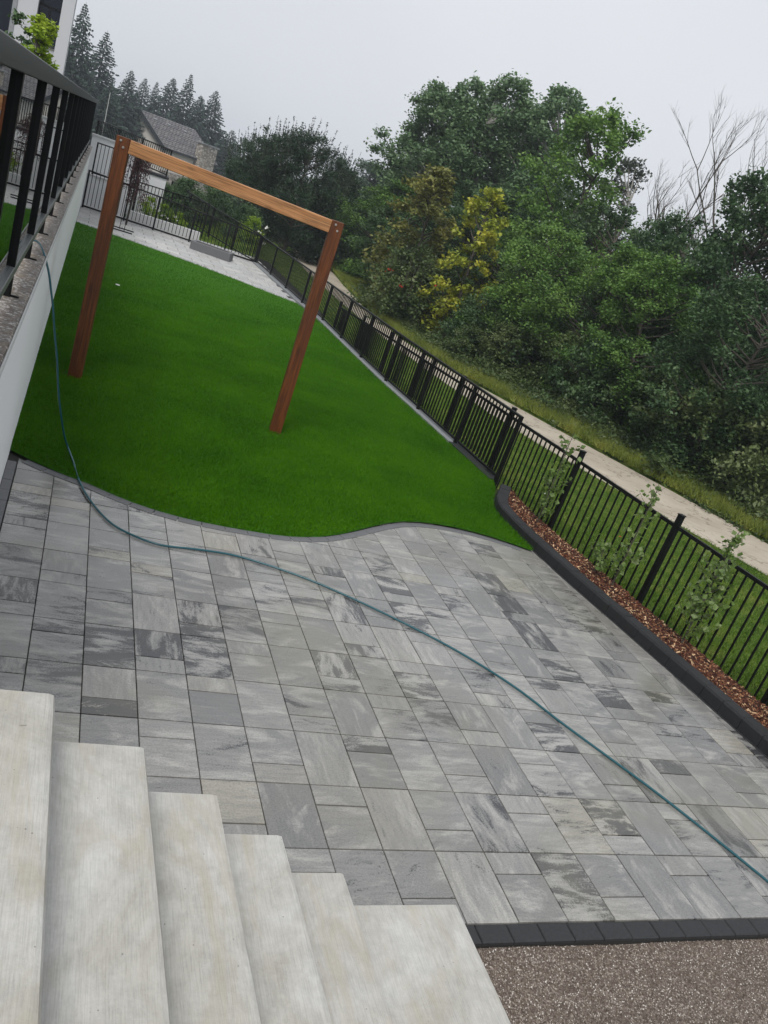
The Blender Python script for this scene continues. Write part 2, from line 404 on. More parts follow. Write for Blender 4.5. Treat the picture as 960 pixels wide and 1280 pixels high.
# outer fence line and path edges (x, y)
PN = [(13.7, 3.0), (12.7, 6.5), (11.7, 9.6), (10.85, 11.9), (10.1, 14.0), (9.25, 16.2), (8.3, 18.5), (7.9, 21.5), (7.9, 26.0), (8.3, 33.0), (9.6, 42.0), (12, 52)]
PF = [(16.2, 4.2), (15.0, 8.0), (13.5, 11.4), (12.7, 13.8), (11.7, 16.4), (10.9, 18.8), (10.1, 21.0), (9.6, 24.0), (9.7, 28.0), (10.4, 34.5), (11.7, 43.0), (13.8, 52)]
FE = [(19.5, 5.5), (17.4, 9.5), (15.3, 13.2), (14.4, 15.6), (13.4, 18.6), (12.2, 21.0), (11.3, 23.4), (10.9, 26.0), (11.4, 31.0), (12.6, 36.0), (16.0, 45.0), (19, 54)]
FI = [(6.8, -2), (6.45, 3.5), (6.0, 7.2), (5.85, 10.0), (5.9, 13.0), (5.9, 15.5), (5.8, 18.5), (5.6, 21.5), (5.4, 25.0), (5.3, 33.0), (4.6, 42), (4, 52)]
lawn = strip('lawn', FI, PN, 'lawn_ground', .012, 10)
path = strip('path', PN, PF, 'path_concrete', .03, 3)
verge = strip('verge', PF, FE, 'lawn_ground', .016, 5)
back_lawn = strip('back_lawn', [(-1, 29.2), (-1, 34), (-1, 42)], [(5.3, 29.2), (5.2, 34), (4.5, 42)], 'lawn_ground', .02, 6)

# ------------------------------------------------------------------ patio
XW = -0.237
PX0, PW, PY0, PL = .146, .2995, 2.39, .4475
# foot line of the right-hand kerb wall
KF = [(5.66, 9.12), (5.47, 8.80), (5.30, 8.50), (5.21, 8.16), (5.205, 7.80), (5.23, 7.35), (5.27, 6.9), (5.34, 6.3), (5.44, 5.6), (5.53, 4.9), (5.63, 4.1), (5.75, 3.2), (5.90, 2.2), (6.05, 1.2)]
def kx(y):
    p = sorted((q[1], q[0]) for q in KF[4:])
    return float(np.interp(y, [a for a, b in p], [b for a, b in p]))
# edge of the turf (x, y)
TE = [(-.237, 7.20), (.0, 7.02), (.2, 6.90), (.42, 6.80), (.7, 6.62), (1.01, 6.49), (1.35, 6.43), (1.70, 6.42), (2.1, 6.44), (2.48, 6.56), (2.75, 6.72), (2.99, 6.90), (3.25, 7.10), (3.54, 7.29), (3.85, 7.40), (4.21, 7.44), (4.5, 7.42), (4.79, 7.36), (5.05, 7.26), (5.23, 7.19)]
def smooth_curve(P, n=4):
    P = [np.array(p, float) for p in P]; out = []
    for i in range(len(P)-1):
        p0, p1, p2, p3 = P[max(i-1, 0)], P[i], P[i+1], P[min(i+2, len(P)-1)]
        for k in range(n):
            t = k/n; out.append(.5*((2*p1)+(-p0+p2)*t+(2*p0-5*p1+4*p2-p3)*t*t+(-p0+3*p1-3*p2+p3)*t**3))
    out.append(P[-1]); return out
TEs = smooth_curve(TE, 5)
TEx = [p[0] for p in TEs]; TEy = [p[1] for p in TEs]
def ty(x): return float(np.interp(x, TEx, TEy))

mb = MB(); mb.prism([(-.6, 2.288), (5.95, 2.288)]+[(kx(y)+.08, y) for y in (3.0, 3.6, 4.2, 4.8, 5.4, 6.0, 6.6, 7.2, 7.8)]+[(5.28, 8.2), (-.6, 8.2)], -.085, -.014)
patio = struct(mb.build('patio', 'joint_sand'))
g_ = .0025
def paver_mesh(l, nm): return MB().box(g_, PW-g_, g_+.0016, l-g_-.0016, -.0135, 0, .0022).mesh(nm, 'paver_stone')
PF_, PM_, PS_ = paver_mesh(PL, 'paver_full'), paver_mesh(PL*2/3, 'paver_medium'), paver_mesh(PL/3, 'paver_small')
cells = []
def clip_poly(poly, f):
    out = []
    for i in range(len(poly)):
        a, b = poly[i], poly[(i+1) % len(poly)]; fa, fb = f(*a), f(*b)
        if fa >= 0: out.append(a)
        if (fa >= 0) != (fb >= 0):
            lo, hi = 0., 1.
            for _ in range(12):
                m = (lo+hi)/2; p = (a[0]+(b[0]-a[0])*m, a[1]+(b[1]-a[1])*m)
                if (f(*p) >= 0) == (fa >= 0): lo = m
                else: hi = m
            out.append(p)
    return out
for k in range(0, 12):
    r = k-3
    for c in range(-1, 19):
        x0, y0 = PX0+PW*c, PY0+PL*k
        if (c+r) % 2 == 0: lst = [(y0, PL, PF_)]
        elif (c-r) % 4 == 3: lst = [(y0, PL*2/3, PM_), (y0+PL*2/3, PL/3, PS_)]
        else: lst = [(y0, PL/3, PS_), (y0+PL/3, PL*2/3, PM_)]
        for yy, ll, me in lst:
            cells.append((x0, yy, ll, me))
npv = 0; cells.sort(key=lambda q: q[1]+.2*q[0]); extra = MB()
for x0, y0, ll, me in cells:
    cor = [(x0, y0), (x0+PW, y0), (x0+PW, y0+ll), (x0, y0+ll)]
    if all(y > ty(x) for x, y in cor) or all(x > kx(y) for x, y in cor): continue
    if x0 < -.2 and y0 < 2: continue
    if all(x > kx(y)-.015 or y > ty(x) for x, y in cor): continue
    inside = all(x < kx(y)-.015 and y < ty(x)-.02 for x, y in cor)
    dz = random.uniform(-.0012, .0012)
    if npv < 296:
        if inside: o = link('paver', me, patio); o.location = (x0, y0, dz)
        else:
            q = [(x0+g_, y0+g_), (x0+PW-g_, y0+g_), (x0+PW-g_, y0+ll-g_), (x0+g_, y0+ll-g_)]
            q = clip_poly(q, lambda x, y: kx(y)-.012-x); 
            if len(q) > 2: q = clip_poly(q, lambda x, y: ty(x)-.05-y)
            if len(q) < 3: continue
            o = MB().prism(q, -.013, dz).build('paver', 'paver_stone', patio)
        npv += 1
    else: extra.box(x0+g_, x0+PW-g_, y0+g_, y0+ll-g_, -.013, dz, .004)
if extra.v: tag(extra.build('paver_field', 'paver_stone', patio), kind='stuff')
# soldier course at the near edge, against the wall, and curved course along the turf
bm_ = MB().box(.002, .178, .002, .103, -.02, .001, .005).mesh('border_brick', 'charcoal_stone')
x = 1.92
while x < 5.85:
    o = link('border_brick', bm_, patio); o.location = (x, 2.283, random.uniform(-.001, .002)); x += .18
bw_ = MB().box(.002, .076, .002, .198, -.02, .001, .004).mesh('edge_brick', 'edge_stone')
y = 2.4
while y < 7.0:
    o = link('edge_brick', bw_, patio); o.location = (-.236, y, random.uniform(-.001, .002)); y += .2
# turf border bricks
acc = 0; pts = []
for i in range(len(TEs)-1):
    a, b = TEs[i], TEs[i+1]; L = np.linalg.norm(b-a); t = -acc
    while True:
        t += .2
        if t > L: acc = L-(t-.2); break
        pts.append(a+(b-a)*t/L)
for i in range(len(pts)-1):
    a, b = pts[i], pts[i+1]; d = (b-a)/np.linalg.norm(b-a); n = np.array([d[1], -d[0]])
    if b[0] > 5.22: continue
    a2 = a+d*.002; b2 = b-d*.002
    MB().prism([tuple(a2+n*.085), tuple(b2+n*.085), tuple(b2), tuple(a2)], -.013, .005+random.uniform(-.001, .001)).build('edge_brick', 'edge_stone', patio)

# gravel beside the steps
mb = MB()
for j in range(13):
    for i in range(25):
        mb.v.append((1.6+i*.25, -1.0+j*.2735, -.035+random.uniform(-.006, .006)))
for j in range(12):
    for i in range(24):
        a = j*25+i; mb.f.append((a, a+1, a+26, a+25))
gravel = struct(mb.build('gravel', 'gravel_ground', smooth=True))

# ------------------------------------------------------------------ geometry-nodes scatter for stuff
def scatter(host, mat, density, r1, r2, depth, prim='CONE', verts=3, tilt=.5, smin=.7, smax=1.3, fade=None, seed=1, lift=0):
    ng = bpy.data.node_groups.new('scatter_'+host.name, 'GeometryNodeTree')
    ng.interface.new_socket('Geometry', in_out='INPUT', socket_type='NodeSocketGeometry')
    ng.interface.new_socket('Geometry', in_out='OUTPUT', socket_type='NodeSocketGeometry')
    A = ng.nodes.new; gi = A('NodeGroupInput'); go = A('NodeGroupOutput')
    dp = A('GeometryNodeDistributePointsOnFaces'); dp.inputs['Density'].default_value = density; dp.inputs['Seed'].default_value = seed
    ng.links.new(gi.outputs[0], dp.inputs['Mesh'])
    if fade:
        ps = A('GeometryNodeInputPosition'); sp = A('ShaderNodeSeparateXYZ'); mr = A('ShaderNodeMapRange')
        ng.links.new(ps.outputs[0], sp.inputs[0]); ng.links.new(sp.outputs[1], mr.inputs[0])
        mr.inputs[1].default_value = fade[0]; mr.inputs[2].default_value = fade[1]; mr.inputs[3].default_value = density; mr.inputs[4].default_value = density*fade[2]
        ng.links.new(mr.outputs[0], dp.inputs['Density'])
    if prim == 'CONE':
        pr = A('GeometryNodeMeshCone'); pr.inputs['Vertices'].default_value = verts
        pr.fill_type = 'NONE'
        pr.inputs['Radius Top'].default_value = r2; pr.inputs['Radius Bottom'].default_value = r1; pr.inputs['Depth'].default_value = depth
    elif prim == 'ICO':
        pr = A('GeometryNodeMeshIcoSphere'); pr.inputs['Radius'].default_value = r1; pr.inputs['Subdivisions'].default_value = 1
    else:
        pr = A('GeometryNodeMeshCube'); pr.inputs['Size'].default_value = (r1, r2, depth)
    sm = A('GeometryNodeSetMaterial'); sm.inputs['Material'].default_value = M[mat]
    ng.links.new(pr.outputs[0], sm.inputs[0])
    rv = A('FunctionNodeRandomValue'); rv.data_type = 'FLOAT_VECTOR'
    rv.inputs[0].default_value = (-tilt, -tilt, 0); rv.inputs[1].default_value = (tilt, tilt, 6.283)
    rs = A('FunctionNodeRandomValue'); rs.data_type = 'FLOAT_VECTOR'; rs.inputs['Seed'].default_value = 5
    rs.inputs[0].default_value = (smin,)*3; rs.inputs[1].default_value = (smax,)*3
    ip = A('GeometryNodeInstanceOnPoints')
    ng.links.new(dp.outputs['Points'], ip.inputs['Points']); ng.links.new(sm.outputs[0], ip.inputs['Instance'])
    ng.links.new(rv.outputs[0], ip.inputs['Rotation']); ng.links.new(rs.outputs[0], ip.inputs['Scale'])
    ng.links.new(ip.outputs[0], go.inputs[0])
    md = host.modifiers.new('scatter', 'NODES'); md.node_group = ng
def sheet_copy(src, name, dz, kindlabel, cat):
    o = bpy.data.objects.new(name, src.data.copy()); C.objects.link(o); o.location.z = dz
    return tag(o, kindlabel, cat, kind='stuff')
gc = sheet_copy(gravel, 'gravel_stones', .003, 'loose brown and white gravel stones beside the concrete steps', 'gravel')
scatter(gc, 'stone_chip', 15000, .0034, 0, 0, 'ICO', tilt=3, smin=.45, smax=1.35)

# ------------------------------------------------------------------ artificial turf
mb = MB()
TY1 = 23.6
def xr_turf(y):
    return float(np.interp(y, [7.19, 7.8, 8.16, 8.5, 9.12, 9.6, 10.9, 12.5, 14.1, 17.4, 19.15, 21.2], [5.20, 5.19, 5.195, 5.28, 5.62, 5.80, 5.66, 5.59, 5.50, 5.46, 5.46, 5.25]))
cols_ = 24; rows_ = 40
def far_y(x): return 23.65 - .28*x - .045*x*x
for j in range(rows_+1):
    v = (j/rows_)**1.5
    for i in range(cols_+1):
        u = i/cols_
        # right side x depends on y -> iterate
        x = XW + u*(5.22-XW); 
        for _ in range(6):
            y = ty(min(x, 5.22))*(1-v)+far_y(min(x, 5.4))*v
            x = XW + u*(xr_turf(y)-XW)
        z = .012 + .012*math.sin(x*1.1)*math.sin(y*.7)
        mb.v.append((x, y, z))
for j in range(rows_):
    for i in range(cols_):
        a = j*(cols_+1)+i; mb.f.append((a, a+1, a+cols_+2, a+cols_+1))
turf = struct(mb.build('artificial_turf', 'turf_backing', smooth=True))
tb = sheet_copy(turf, 'turf_blades', .012, 'short bright green blades of the artificial turf', 'turf')
scatter(tb, 'turf_fibre', 7500, .0035, .0, .032, tilt=.75, fade=(7, 20, .12))
lc = sheet_copy(lawn, 'lawn_grass', .02, 'mown lawn grass beyond the black picket fence', 'grass')
scatter(lc, 'lawn_grass', 1800, .006, .0, .05, tilt=.8, fade=(6, 24, .2))
vc = sheet_copy(verge, 'verge_grass', .08, 'tall rough yellow green grass along the far edge of the path', 'grass')
scatter(vc, 'verge_grass', 1000, .010, .0, .22, tilt=.75, fade=(8, 30, .5))
bl_ = sheet_copy(back_lawn, 'garden_grass', .02, 'grass of the garden behind the far railing', 'grass')
scatter(bl_, 'lawn_grass', 200, .012, .0, .08, tilt=.8)

# ------------------------------------------------------------------ far terrace strip of pale pavers
mb = MB(); mb.box(XW, 5.9, 20.5, 28.9, -.08, -.012)
terrace = struct(mb.build('far_terrace', 'joint_sand'))
tp_ = MB().box(.006, .594, .006, .394, -.012, .002, .006).mesh('pale_paver', 'pale_paver_stone')
tph_ = MB().box(.006, .294, .006, .394, -.012, .002, .006).mesh('pale_paver_half', 'pale_paver_stone')
for j in range(20):
    yy = 20.7+j*.4
    for i in range(11):
        xx = XW+i*.6-(.3 if j % 2 else 0)
        if xx+.6 > 5.75: continue
        if yy+.4 < far_y(min(xx+.3, 5.5))-.1: continue
        if xx < XW-.01: o = link('pale_paver', tph_, terrace); o.location = (XW, yy, 0); continue
        o = link('pale_paver', tp_, terrace); o.location = (xx, yy, 0)

# ------------------------------------------------------------------ left wall, cap and deck
yard_wall = thing('retaining_wall', 'long white stucco wall with pebbled cap left of the turf', 'wall', (XW, 2.4, 0))
MB().box(-.36, 0, -.0, 25.5, -.2, 1.66).build('wall_face', 'white_stucco', yard_wall)
capo = MB().box(-.40, .012, -.0, 25.52, 1.663, 1.74, .012).build('cap', 'exposed_aggregate', yard_wall)
MB().box(.0125, .020, 0, 25.5, 1.69, 1.738, .003).build('cap_edging', 'white_concrete', yard_wall)
mb = MB(); mb.box(-9, XW-.405, 2.4, 27.9, 1.55, 1.70)
deck = struct(mb.build('deck', 'exposed_aggregate'))

# glass railing on the wall
RX = -.35
rail = thing('glass_railing', 'black glass panel railing standing on the white wall cap', 'railing', (RX, 2.6, 1.74))
ry0, ry1 = 2.5-2.6, 27.3-2.6
MB().box(-.045, .05, ry0, ry1, 1.198, 1.256, .004).build('top_rail', 'grey_metal', rail)
MB().box(-.052, .057, ry0, ry1, 1.176, 1.197).build('rail_lip', 'grey_metal', rail)
postm = MB().box(-.028, .028, -.025, .025, .0, 1.175).mesh('post', 'black_metal')
footm = MB().box(-.06, .075, -.008, .008, .001, .010).add([(-.03,-.02,.01),(.03,-.02,.01),(.03,.02,.01),(-.03,.02,.01),(-.03,-.006,.12),(.03,-.006,.12),(.03,.006,.12),(-.03,.006,.12)],[(0,1,5,4),(1,2,6,5),(2,3,7,6),(3,0,4,7)]).mesh('foot_plate', 'black_metal')
bp_ = [3.88+1.38*k for k in range(-1, 18) if 2.5 <= 3.88+1.38*k <= 27.3]
for yy in bp_:
    o = link('post', postm, rail); o.location = (0, yy-2.6, 0)
    f = link('foot_plate', footm, o); f.location = (0, 0, 0)
MB().box(-.022, .03, ry0, ry1, .125, .175, .004).build('bottom_rail', 'mid_metal', rail)
for a, b in zip(bp_[:-1], bp_[1:]):
    MB().box(-.005, .005, a-2.6+.028, b-2.6-.028, .176, 1.175).build('glass_panel', 'clear_glass', rail)
MB().box(-.005, .005, ry0, bp_[0]-2.6-.028, .176, 1.175).build('glass_panel', 'clear_glass', rail)

# ------------------------------------------------------------------ concrete stairs
steps = thing('concrete_stairs', 'pale brushed concrete stairs descending beside the paver patio', 'stairs', (2.09, 2.33, 0))
nos = [-1.9, -.80, -.47, -.136, .19, .52, .83, 1.14, 1.465, 2.09]
zt = [1.74, 1.737, 1.544, 1.351, 1.158, .965, .772, .579, .386, .193]
SK = -.026
def sx_(x, y): return x + SK*(y-2.33)
for i in range(1, len(nos)):
    x0 = nos[i-1]-.0; x1 = nos[i]; z1 = zt[i]; y0, y1 = -1.6, 2.33 + (.004 if i % 2 else 0)
    nseg = 28; b = .02
    mb = MB(); rnd = random.Random(i)
    prof = []
    # grid: along Y, profile: bottom-riser, nose-lower, nose-top, tread-back
    rowsP = []
    for k in range(nseg+1):
        # denser near the visible end
        t = (k/nseg)**.6; y = y0+(y1-y0)*t
        j1 = rnd.uniform(-.003, .003); j2 = rnd.uniform(-.002, .002)
        e = max(0, 1-(y1-y)/.012)
        rowsP.append([(sx_(x1, y)+j1*.5, y, z1-.193 if i < len(nos)-1 else -.05), (sx_(x1, y)+j1*.3, y, z1-b*1.1+j2), (sx_(x1, y)-b*.35, y, z1-b*.3), (sx_(x1, y)-b*1.1+j1, y, z1-.001), (sx_(x0, y)-.01, y, z1)])
    for rws in rowsP: mb.v += rws
    w5 = 5
    for k in range(nseg):
        for q in range(4):
            a = k*w5+q; mb.f.append((a, a+1, a+1+w5, a+w5)[::-1])
    # far end face and bottom
    e = rowsP[-1]; kk = len(mb.v)
    zb = e[0][2] if i == len(nos)-1 else -.05
    mb.v += [(e[0][0], e[0][1], zb), (e[4][0], e[4][1], zb)]
    o4 = nseg*w5
    mb.f.append((o4, o4+1, o4+2, o4+3, o4+4, kk+1, kk))
    mb.v = [(a-2.09, b_-2.33, c) for a, b_, c in mb.v]
    mb.build('step', 'step_concrete', steps)
tag(MB().prism([(.095, 2.16), (.112, 2.163), (.11, 2.169), (.098, 2.168)], 1.1585, 1.1615).build('cement_chip', 'step_concrete'), 'small cement chip on the topmost visible stair tread', 'chip')

# ------------------------------------------------------------------ kerb wall, mulch
kerb = thing('stone_kerb', 'low charcoal block kerb between patio and mulch bed', 'kerb', (5.2, 7.8, 0))
KS = smooth_curve(KF, 6)
acc_pts = [np.array(KS[0])]; carry = 0
for i in range(len(KS)-1):
    a, b = np.array(KS[i]), np.array(KS[i+1]); L = np.linalg.norm(b-a); t = .22-carry
    while t <= L: acc_pts.append(a+(b-a)*t/L); t += .22
    carry = L-(t-.22)
def nrm(i, P):
    a = P[max(i-1, 0)]; b = P[min(i+1, len(P)-1)]; d = (b-a)/np.linalg.norm(b-a); return np.array([-d[1], d[0]]) 
for i in range(len(acc_pts)-1):
    a, b = acc_pts[i], acc_pts[i+1]; na, nb = nrm(i, acc_pts), nrm(i+1, acc_pts)
    d = (b-a)/np.linalg.norm(b-a); a2 = a+d*.0018; b2 = b-d*.0018
    W = .155; bv = .014; j = random.uniform(-.002, .002)
    def P(p, n, w, z): q = p+n*w; return (q[0]-5.2, q[1]-7.8, z)
    z1 = .125+j
    vs = []
    for p, n in ((a2, na), (b2, nb)):
        vs += [P(p, n, j, -.05), P(p, n, .004+j, z1-bv*1.4), P(p, n, .004+bv+j, z1), P(p, n, W-bv, z1), P(p, n, W, z1-bv), P(p, n, W, -.05)]
    fs = [(q, q+6, q+7, q+1) for q in range(5)] + [(0, 1, 2, 3, 4, 5), (11, 10, 9, 8, 7, 6)]
    MB().add(vs, fs).build('kerb_block', 'kerb_stone', kerb)
# darker course of cut bricks at the foot of the kerb
foot = MB()
for i in range(6, len(KS)-1):
    a, b = np.array(KS[i]), np.array(KS[i+1]); na, nb = nrm(i, KS), nrm(i+1, KS)
    foot.prism([tuple(a-na*.012), tuple(b-nb*.012), tuple(b+nb*.01), tuple(a+na*.01)], -.013, .006)
o = foot.build('joint_strip', 'charcoal_stone', patio)
# fence positions outside the kerb
OF = [(6.75, 1.1), (6.53, 2.85), (6.31, 4.60), (6.10, 6.33), (5.90, 8.05), (5.86, 9.85), (5.84, 11.6), (5.83, 13.4), (5.83, 15.2), (5.80, 17.0), (5.75, 18.8)]
OZ = [.0, .0, .0, .0, .0, -.06, -.12, -.2, -.28, -.36, -.44]
mb = MB(); KB = [tuple(np.array(KS[i])+nrm(i, KS)*.15) for i in range(0, len(KS))]
for x, y in KB:
    fx = float(np.interp(y, [q[1] for q in OF], [q[0] for q in OF]))-.03
    for k in range(5):
        t = k/4; mb.v.append((x*(1-t)+max(fx, x+.02)*t, y, .088-.075*t**2+random.uniform(-.006, .006)))
for i in range(len(KB)-1):
    for k in range(4):
        a = i*5+k; mb.f.append((a, a+1, a+6, a+5))
bed = struct(mb.build('mulch_bed', 'soil', smooth=True))
mc = sheet_copy(bed, 'mulch_chips', .012, 'red brown shredded wood mulch between kerb and picket fence', 'mulch')
scatter(mc, 'wood_chip', 3800, .070, .013, .005, 'CUBE', tilt=.6, smin=.3, smax=1.25)

# ------------------------------------------------------------------ fences
def fence(name, label, pts, zs, h, post_h, w_post, picket, rails, spacing, group=None, mat='black_metal', maxp=290, cap=None, pick_top=None, kerb_h=0, toprail=(.045, .03), low=.08):
    x0, y0 = pts[0]; z0 = zs[0]
    t = thing(name, label, 'fence' if 'fence' in name else 'railing', (x0, y0, z0), group)
    hh = h if hasattr(h, '__len__') else [h]*len(pts)
    def L(x, y, z): return (x-x0, y-y0, z-z0)
    rb = MB(); lb = MB(); cnt = 0; rest = MB()
    for i, (x, y) in enumerate(pts):
        p = MB().box(-w_post/2, w_post/2, -w_post/2, w_post/2, -.15, hh[i]+post_h)
        if cap: p.box(-w_post/2-.006, w_post/2+.006, -w_post/2-.006, w_post/2+.006, hh[i]+post_h+.0005, hh[i]+post_h+.012, .005)
        o = p.build('post', mat, t); o.location = L(x, y, zs[i])
        if i < len(pts)-1:
            d = Vector((pts[i+1][0]-x, pts[i+1][1]-y, 0)); o.rotation_euler.z = math.atan2(d.y, d.x)
    pm = None
    for i in range(len(pts)-1):
        a = Vector((*pts[i], zs[i])); b = Vector((*pts[i+1], zs[i+1])); dd = b-a; Ln = dd.xy.length; u = dd/Ln
        ang = math.atan2(dd.y, dd.x)
        A0 = a+u*(w_post/2+.001); B0 = b-u*(w_post/2+.001)
        for (zr, wr, hr) in rails:
            za, zb = (hh[i] if zr is None else zr), (hh[i+1] if zr is None else zr)
            mbr = MB().beam(Vector(L(*A0))+Vector((0,0,za-hr/2)), Vector(L(*B0))+Vector((0,0,zb-hr/2)), wr, hr)
            mbr.build('top_rail' if zr is None else 'rail', mat, t)
        n = max(2, int(round(Ln/spacing)))
        for k in range(1, n):
            q = a+dd*(k/n); hk = hh[i]+(hh[i+1]-hh[i])*k/n - rails[0][2] - .001
            vs = MB().box(-picket/2, picket/2, -picket/2, picket/2, low, hk)
            if cnt < maxp:
                o = vs.build('picket', mat, t); o.location = L(*q); o.rotation_euler.z = ang; cnt += 1
            else:
                c_, s_ = math.cos(ang), math.sin(ang); lq = L(*q)
                rest.add([(v[0]*c_-v[1]*s_+lq[0], v[0]*s_+v[1]*c_+lq[1], v[2]+lq[2]) for v in vs.v], vs.f)
    if rest.v: tag(rest.build('picket_row', mat, t), kind='stuff')
    return t
pick_fence = fence('picket_fence', 'black metal picket fence with tall posts behind the mulch bed', OF, OZ, .96, .11, .055, .016, [(None, .030, .036)], .112, cap=True, low=-.03)
IR = [(5.80, 9.50), (5.74, 10.93), (5.67, 12.51), (5.58, 14.11), (5.55, 15.76), (5.54, 17.38), (5.53, 19.15), (5.40, 21.0), (5.33, 22.9), (5.24, 24.9), (5.14, 26.93)]
IH = [1.0, .985, .97, .955, .94, .92, .905, .90, .89, .88, .88]
guard = fence('guard_railing', 'black picket railing along the right edge of the turf', IR, [.05]*11, [h-.05 for h in IH], 0, .05, .016, [(None, .05, .03), (.06, .03, .03)], .105, low=.091)
FR = [(-.18, 27.6), (1.02, 27.45), (1.9, 27.35), (3.0, 27.2), (4.1, 27.07), (5.09, 26.93)]
farr = fence('far_railing', 'black picket railing across the far end of the turf terrace', FR, [.0]*6, [1.10, 1.06, 1.03, .99, .94, .89], 0, .05, .018, [(None, .05, .04), (.08, .03, .05)], .115, low=.106)
# concrete base under the guard railing
base = thing('railing_base', 'narrow pale concrete kerb under the turf side railing', 'kerb', (5.8, 9.5, 0))
for i in range(len(IR)-1):
    a = Vector((*IR[i], .0)); b = Vector((*IR[i+1], .0)); d = (b-a).normalized()
    MB().beam(a-Vector((5.8, 9.5, 0))+Vector((-.02, 0, .01))+d*.004, b-Vector((5.8, 9.5, 0))+Vector((-.02, 0, .01))-d*.004, .17, .075).build('base_segment', 'pale_concrete' if i > 0 else 'charcoal_stone', base)

# ------------------------------------------------------------------ swing frame
swing = thing('swing_frame', 'tall brown stained timber frame standing on the turf', 'timber frame', (1.38, 9.6, 0))
PA, PB_ = Vector((.205, 9.80)), Vector((2.565, 9.455))
dv = (PB_-PA).normalized(); rz = math.atan2(dv.y, dv.x)
for (p, h) in ((PA, 2.685), (PB_, 2.60)):
    mb = MB(); w_ = .072; c_ = .008
    ring = [(-w_, -w_+c_), (-w_+c_, -w_), (w_-c_, -w_), (w_, -w_+c_), (w_, w_-c_), (w_-c_, w_), (-w_+c_, w_), (-w_, w_-c_)]
    mb.prism(ring, -.1, h)
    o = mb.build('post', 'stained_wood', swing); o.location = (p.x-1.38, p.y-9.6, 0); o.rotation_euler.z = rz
    for (bx, bz) in ((-.02, h-.04), (.015, h-.10)):
        bm2 = MB(); n8 = 10
        ring1 = [(math.cos(a)*.014, -w_-.001, math.sin(a)*.014) for a in np.linspace(0, 2*PI, n8, endpoint=False)]
        ring2 = [(math.cos(a)*.009, -w_-.010, math.sin(a)*.009) for a in np.linspace(0, 2*PI, n8, endpoint=False)]
        bm2.add(ring1+ring2, [(i, (i+1) % n8, (i+1) % n8+n8, i+n8) for i in range(n8)]+[tuple(range(n8, 2*n8))])
        bo = bm2.build('bolt', 'steel', o); bo.location = (bx, 0, bz)
a3 = Vector((PA.x, PA.y, 2.61))+Vector((dv.x, dv.y, 0))*.0735; b3 = Vector((PB_.x, PB_.y, 2.523))-Vector((dv.x, dv.y, 0))*.0735
ln = (b3-a3).length
mb = MB(); ring = [(-.07, -.064), (-.064, -.07), (.064, -.07), (.07, -.064), (.07, .064), (.064, .07), (-.064, .07), (-.07, .064)]
mb.prism(ring, 0, ln)
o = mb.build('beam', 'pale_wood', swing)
q = (b3-a3).to_track_quat('Z', 'Y'); o.rotation_mode = 'QUATERNION'; o.rotation_quaternion = q; o.location = a3-Vector((1.38, 9.6, 0))

# ------------------------------------------------------------------ garden hose
hp = [(-1.1, 6.2, 1.712), (-.8, 6.75, 1.712), (-.55, 7.1, 1.72), (-.37, 7.22, 1.78), (-.30, 7.14, 1.79), (-.245, 6.95, 1.75), (-.19, 6.9, 1.64), (-.15, 6.9, 1.51), (-.11, 6.9, 1.37), (-.06, 6.95, 1.15), (-.01, 7.0, .95), (.05, 7.1, .65), (.11, 7.2, .41), (.17, 7.3, .2), (.225, 7.36, .07), (.28, 7.15, .04), (.34, 6.82, .02), (.43, 6.48, .014), (.58, 6.13, .012), (.74, 5.96, .012), (.98, 5.85, .012), (1.3, 5.88, .012), (1.62, 5.87, .012), (2.07, 5.71, .012), (2.44, 5.49, .012), (2.84, 5.19, .012), (3.22, 4.85, .012), (3.54, 4.45, .012), (3.75, 4.05, .012), (3.95, 3.70, .012), (4.13, 3.38, .012), (4.29, 3.05, .012), (4.41, 2.78, .012), (4.50, 2.55, .012), (4.62, 2.2, -.01), (4.8, 1.8, -.015)]
hs_ = smooth_curve(hp, 6)
tag(MB().tube(hs_, .0085, 10).build('garden_hose', 'teal_hose', smooth=True), 'dark teal garden hose hanging from the wall and snaking over the patio', 'hose')

# ------------------------------------------------------------------ leaf geometry
def rand_dirs(rng, n):
    v = rng.normal(size=(n, 3)); return v/np.linalg.norm(v, axis=1, keepdims=True)
def leaves_at(rng, P, size, up=.4, jitter=.35, aspect=.6):
    """diamond leaves at points P"""
    n = len(P)
    nrmv = rand_dirs(rng, n); nrmv[:, 2] = np.abs(nrmv[:, 2])+up; nrmv /= np.linalg.norm(nrmv, axis=1, keepdims=True)
    t = rand_dirs(rng, n); t = t-nrmv*np.sum(t*nrmv, 1, keepdims=True); t /= np.linalg.norm(t, axis=1, keepdims=True)
    b = np.cross(nrmv, t); s = size*(1+rng.uniform(-jitter, jitter, (n, 1)))
    V = np.empty((n, 4, 3)); V[:, 0] = P-t*s*.5; V[:, 1] = P+b*s*.5*aspect+t*s*.05; V[:, 2] = P+t*s*.5; V[:, 3] = P-b*s*.5*aspect+t*s*.05
    return V
def cluster_points(rng, centers, rad, n_each, flat=.75):
    out = []
    for c, r in zip(centers, rad):
        n = int(n_each*(r/np.mean(rad))**2)
        d = rand_dirs(rng, n)*(rng.uniform(0, 1, (n, 1))**.45)*r; d[:, 2] *= flat
        # uneven: squash by random lobes
        d *= 1+.35*np.sin(d[:, [0]]*9/r*.5+c[0]*3)+.2*rng.normal(size=(n, 1))
        out.append(c+d)
    return np.concatenate(out)
def crown_profile(kind, t):
    if kind == 'tall': return (math.sin(PI*min(1, (t*.92+.06)))**.55)*(1-.35*t)
    if kind == 'round': return math.sin(PI*(t*.86+.10))**.6
    if kind == 'column': return math.sin(PI*(t*.9+.06))**.4
    if kind == 'bush': return math.cos(PI*.5*max(0, t-.02))**.6
    return 1
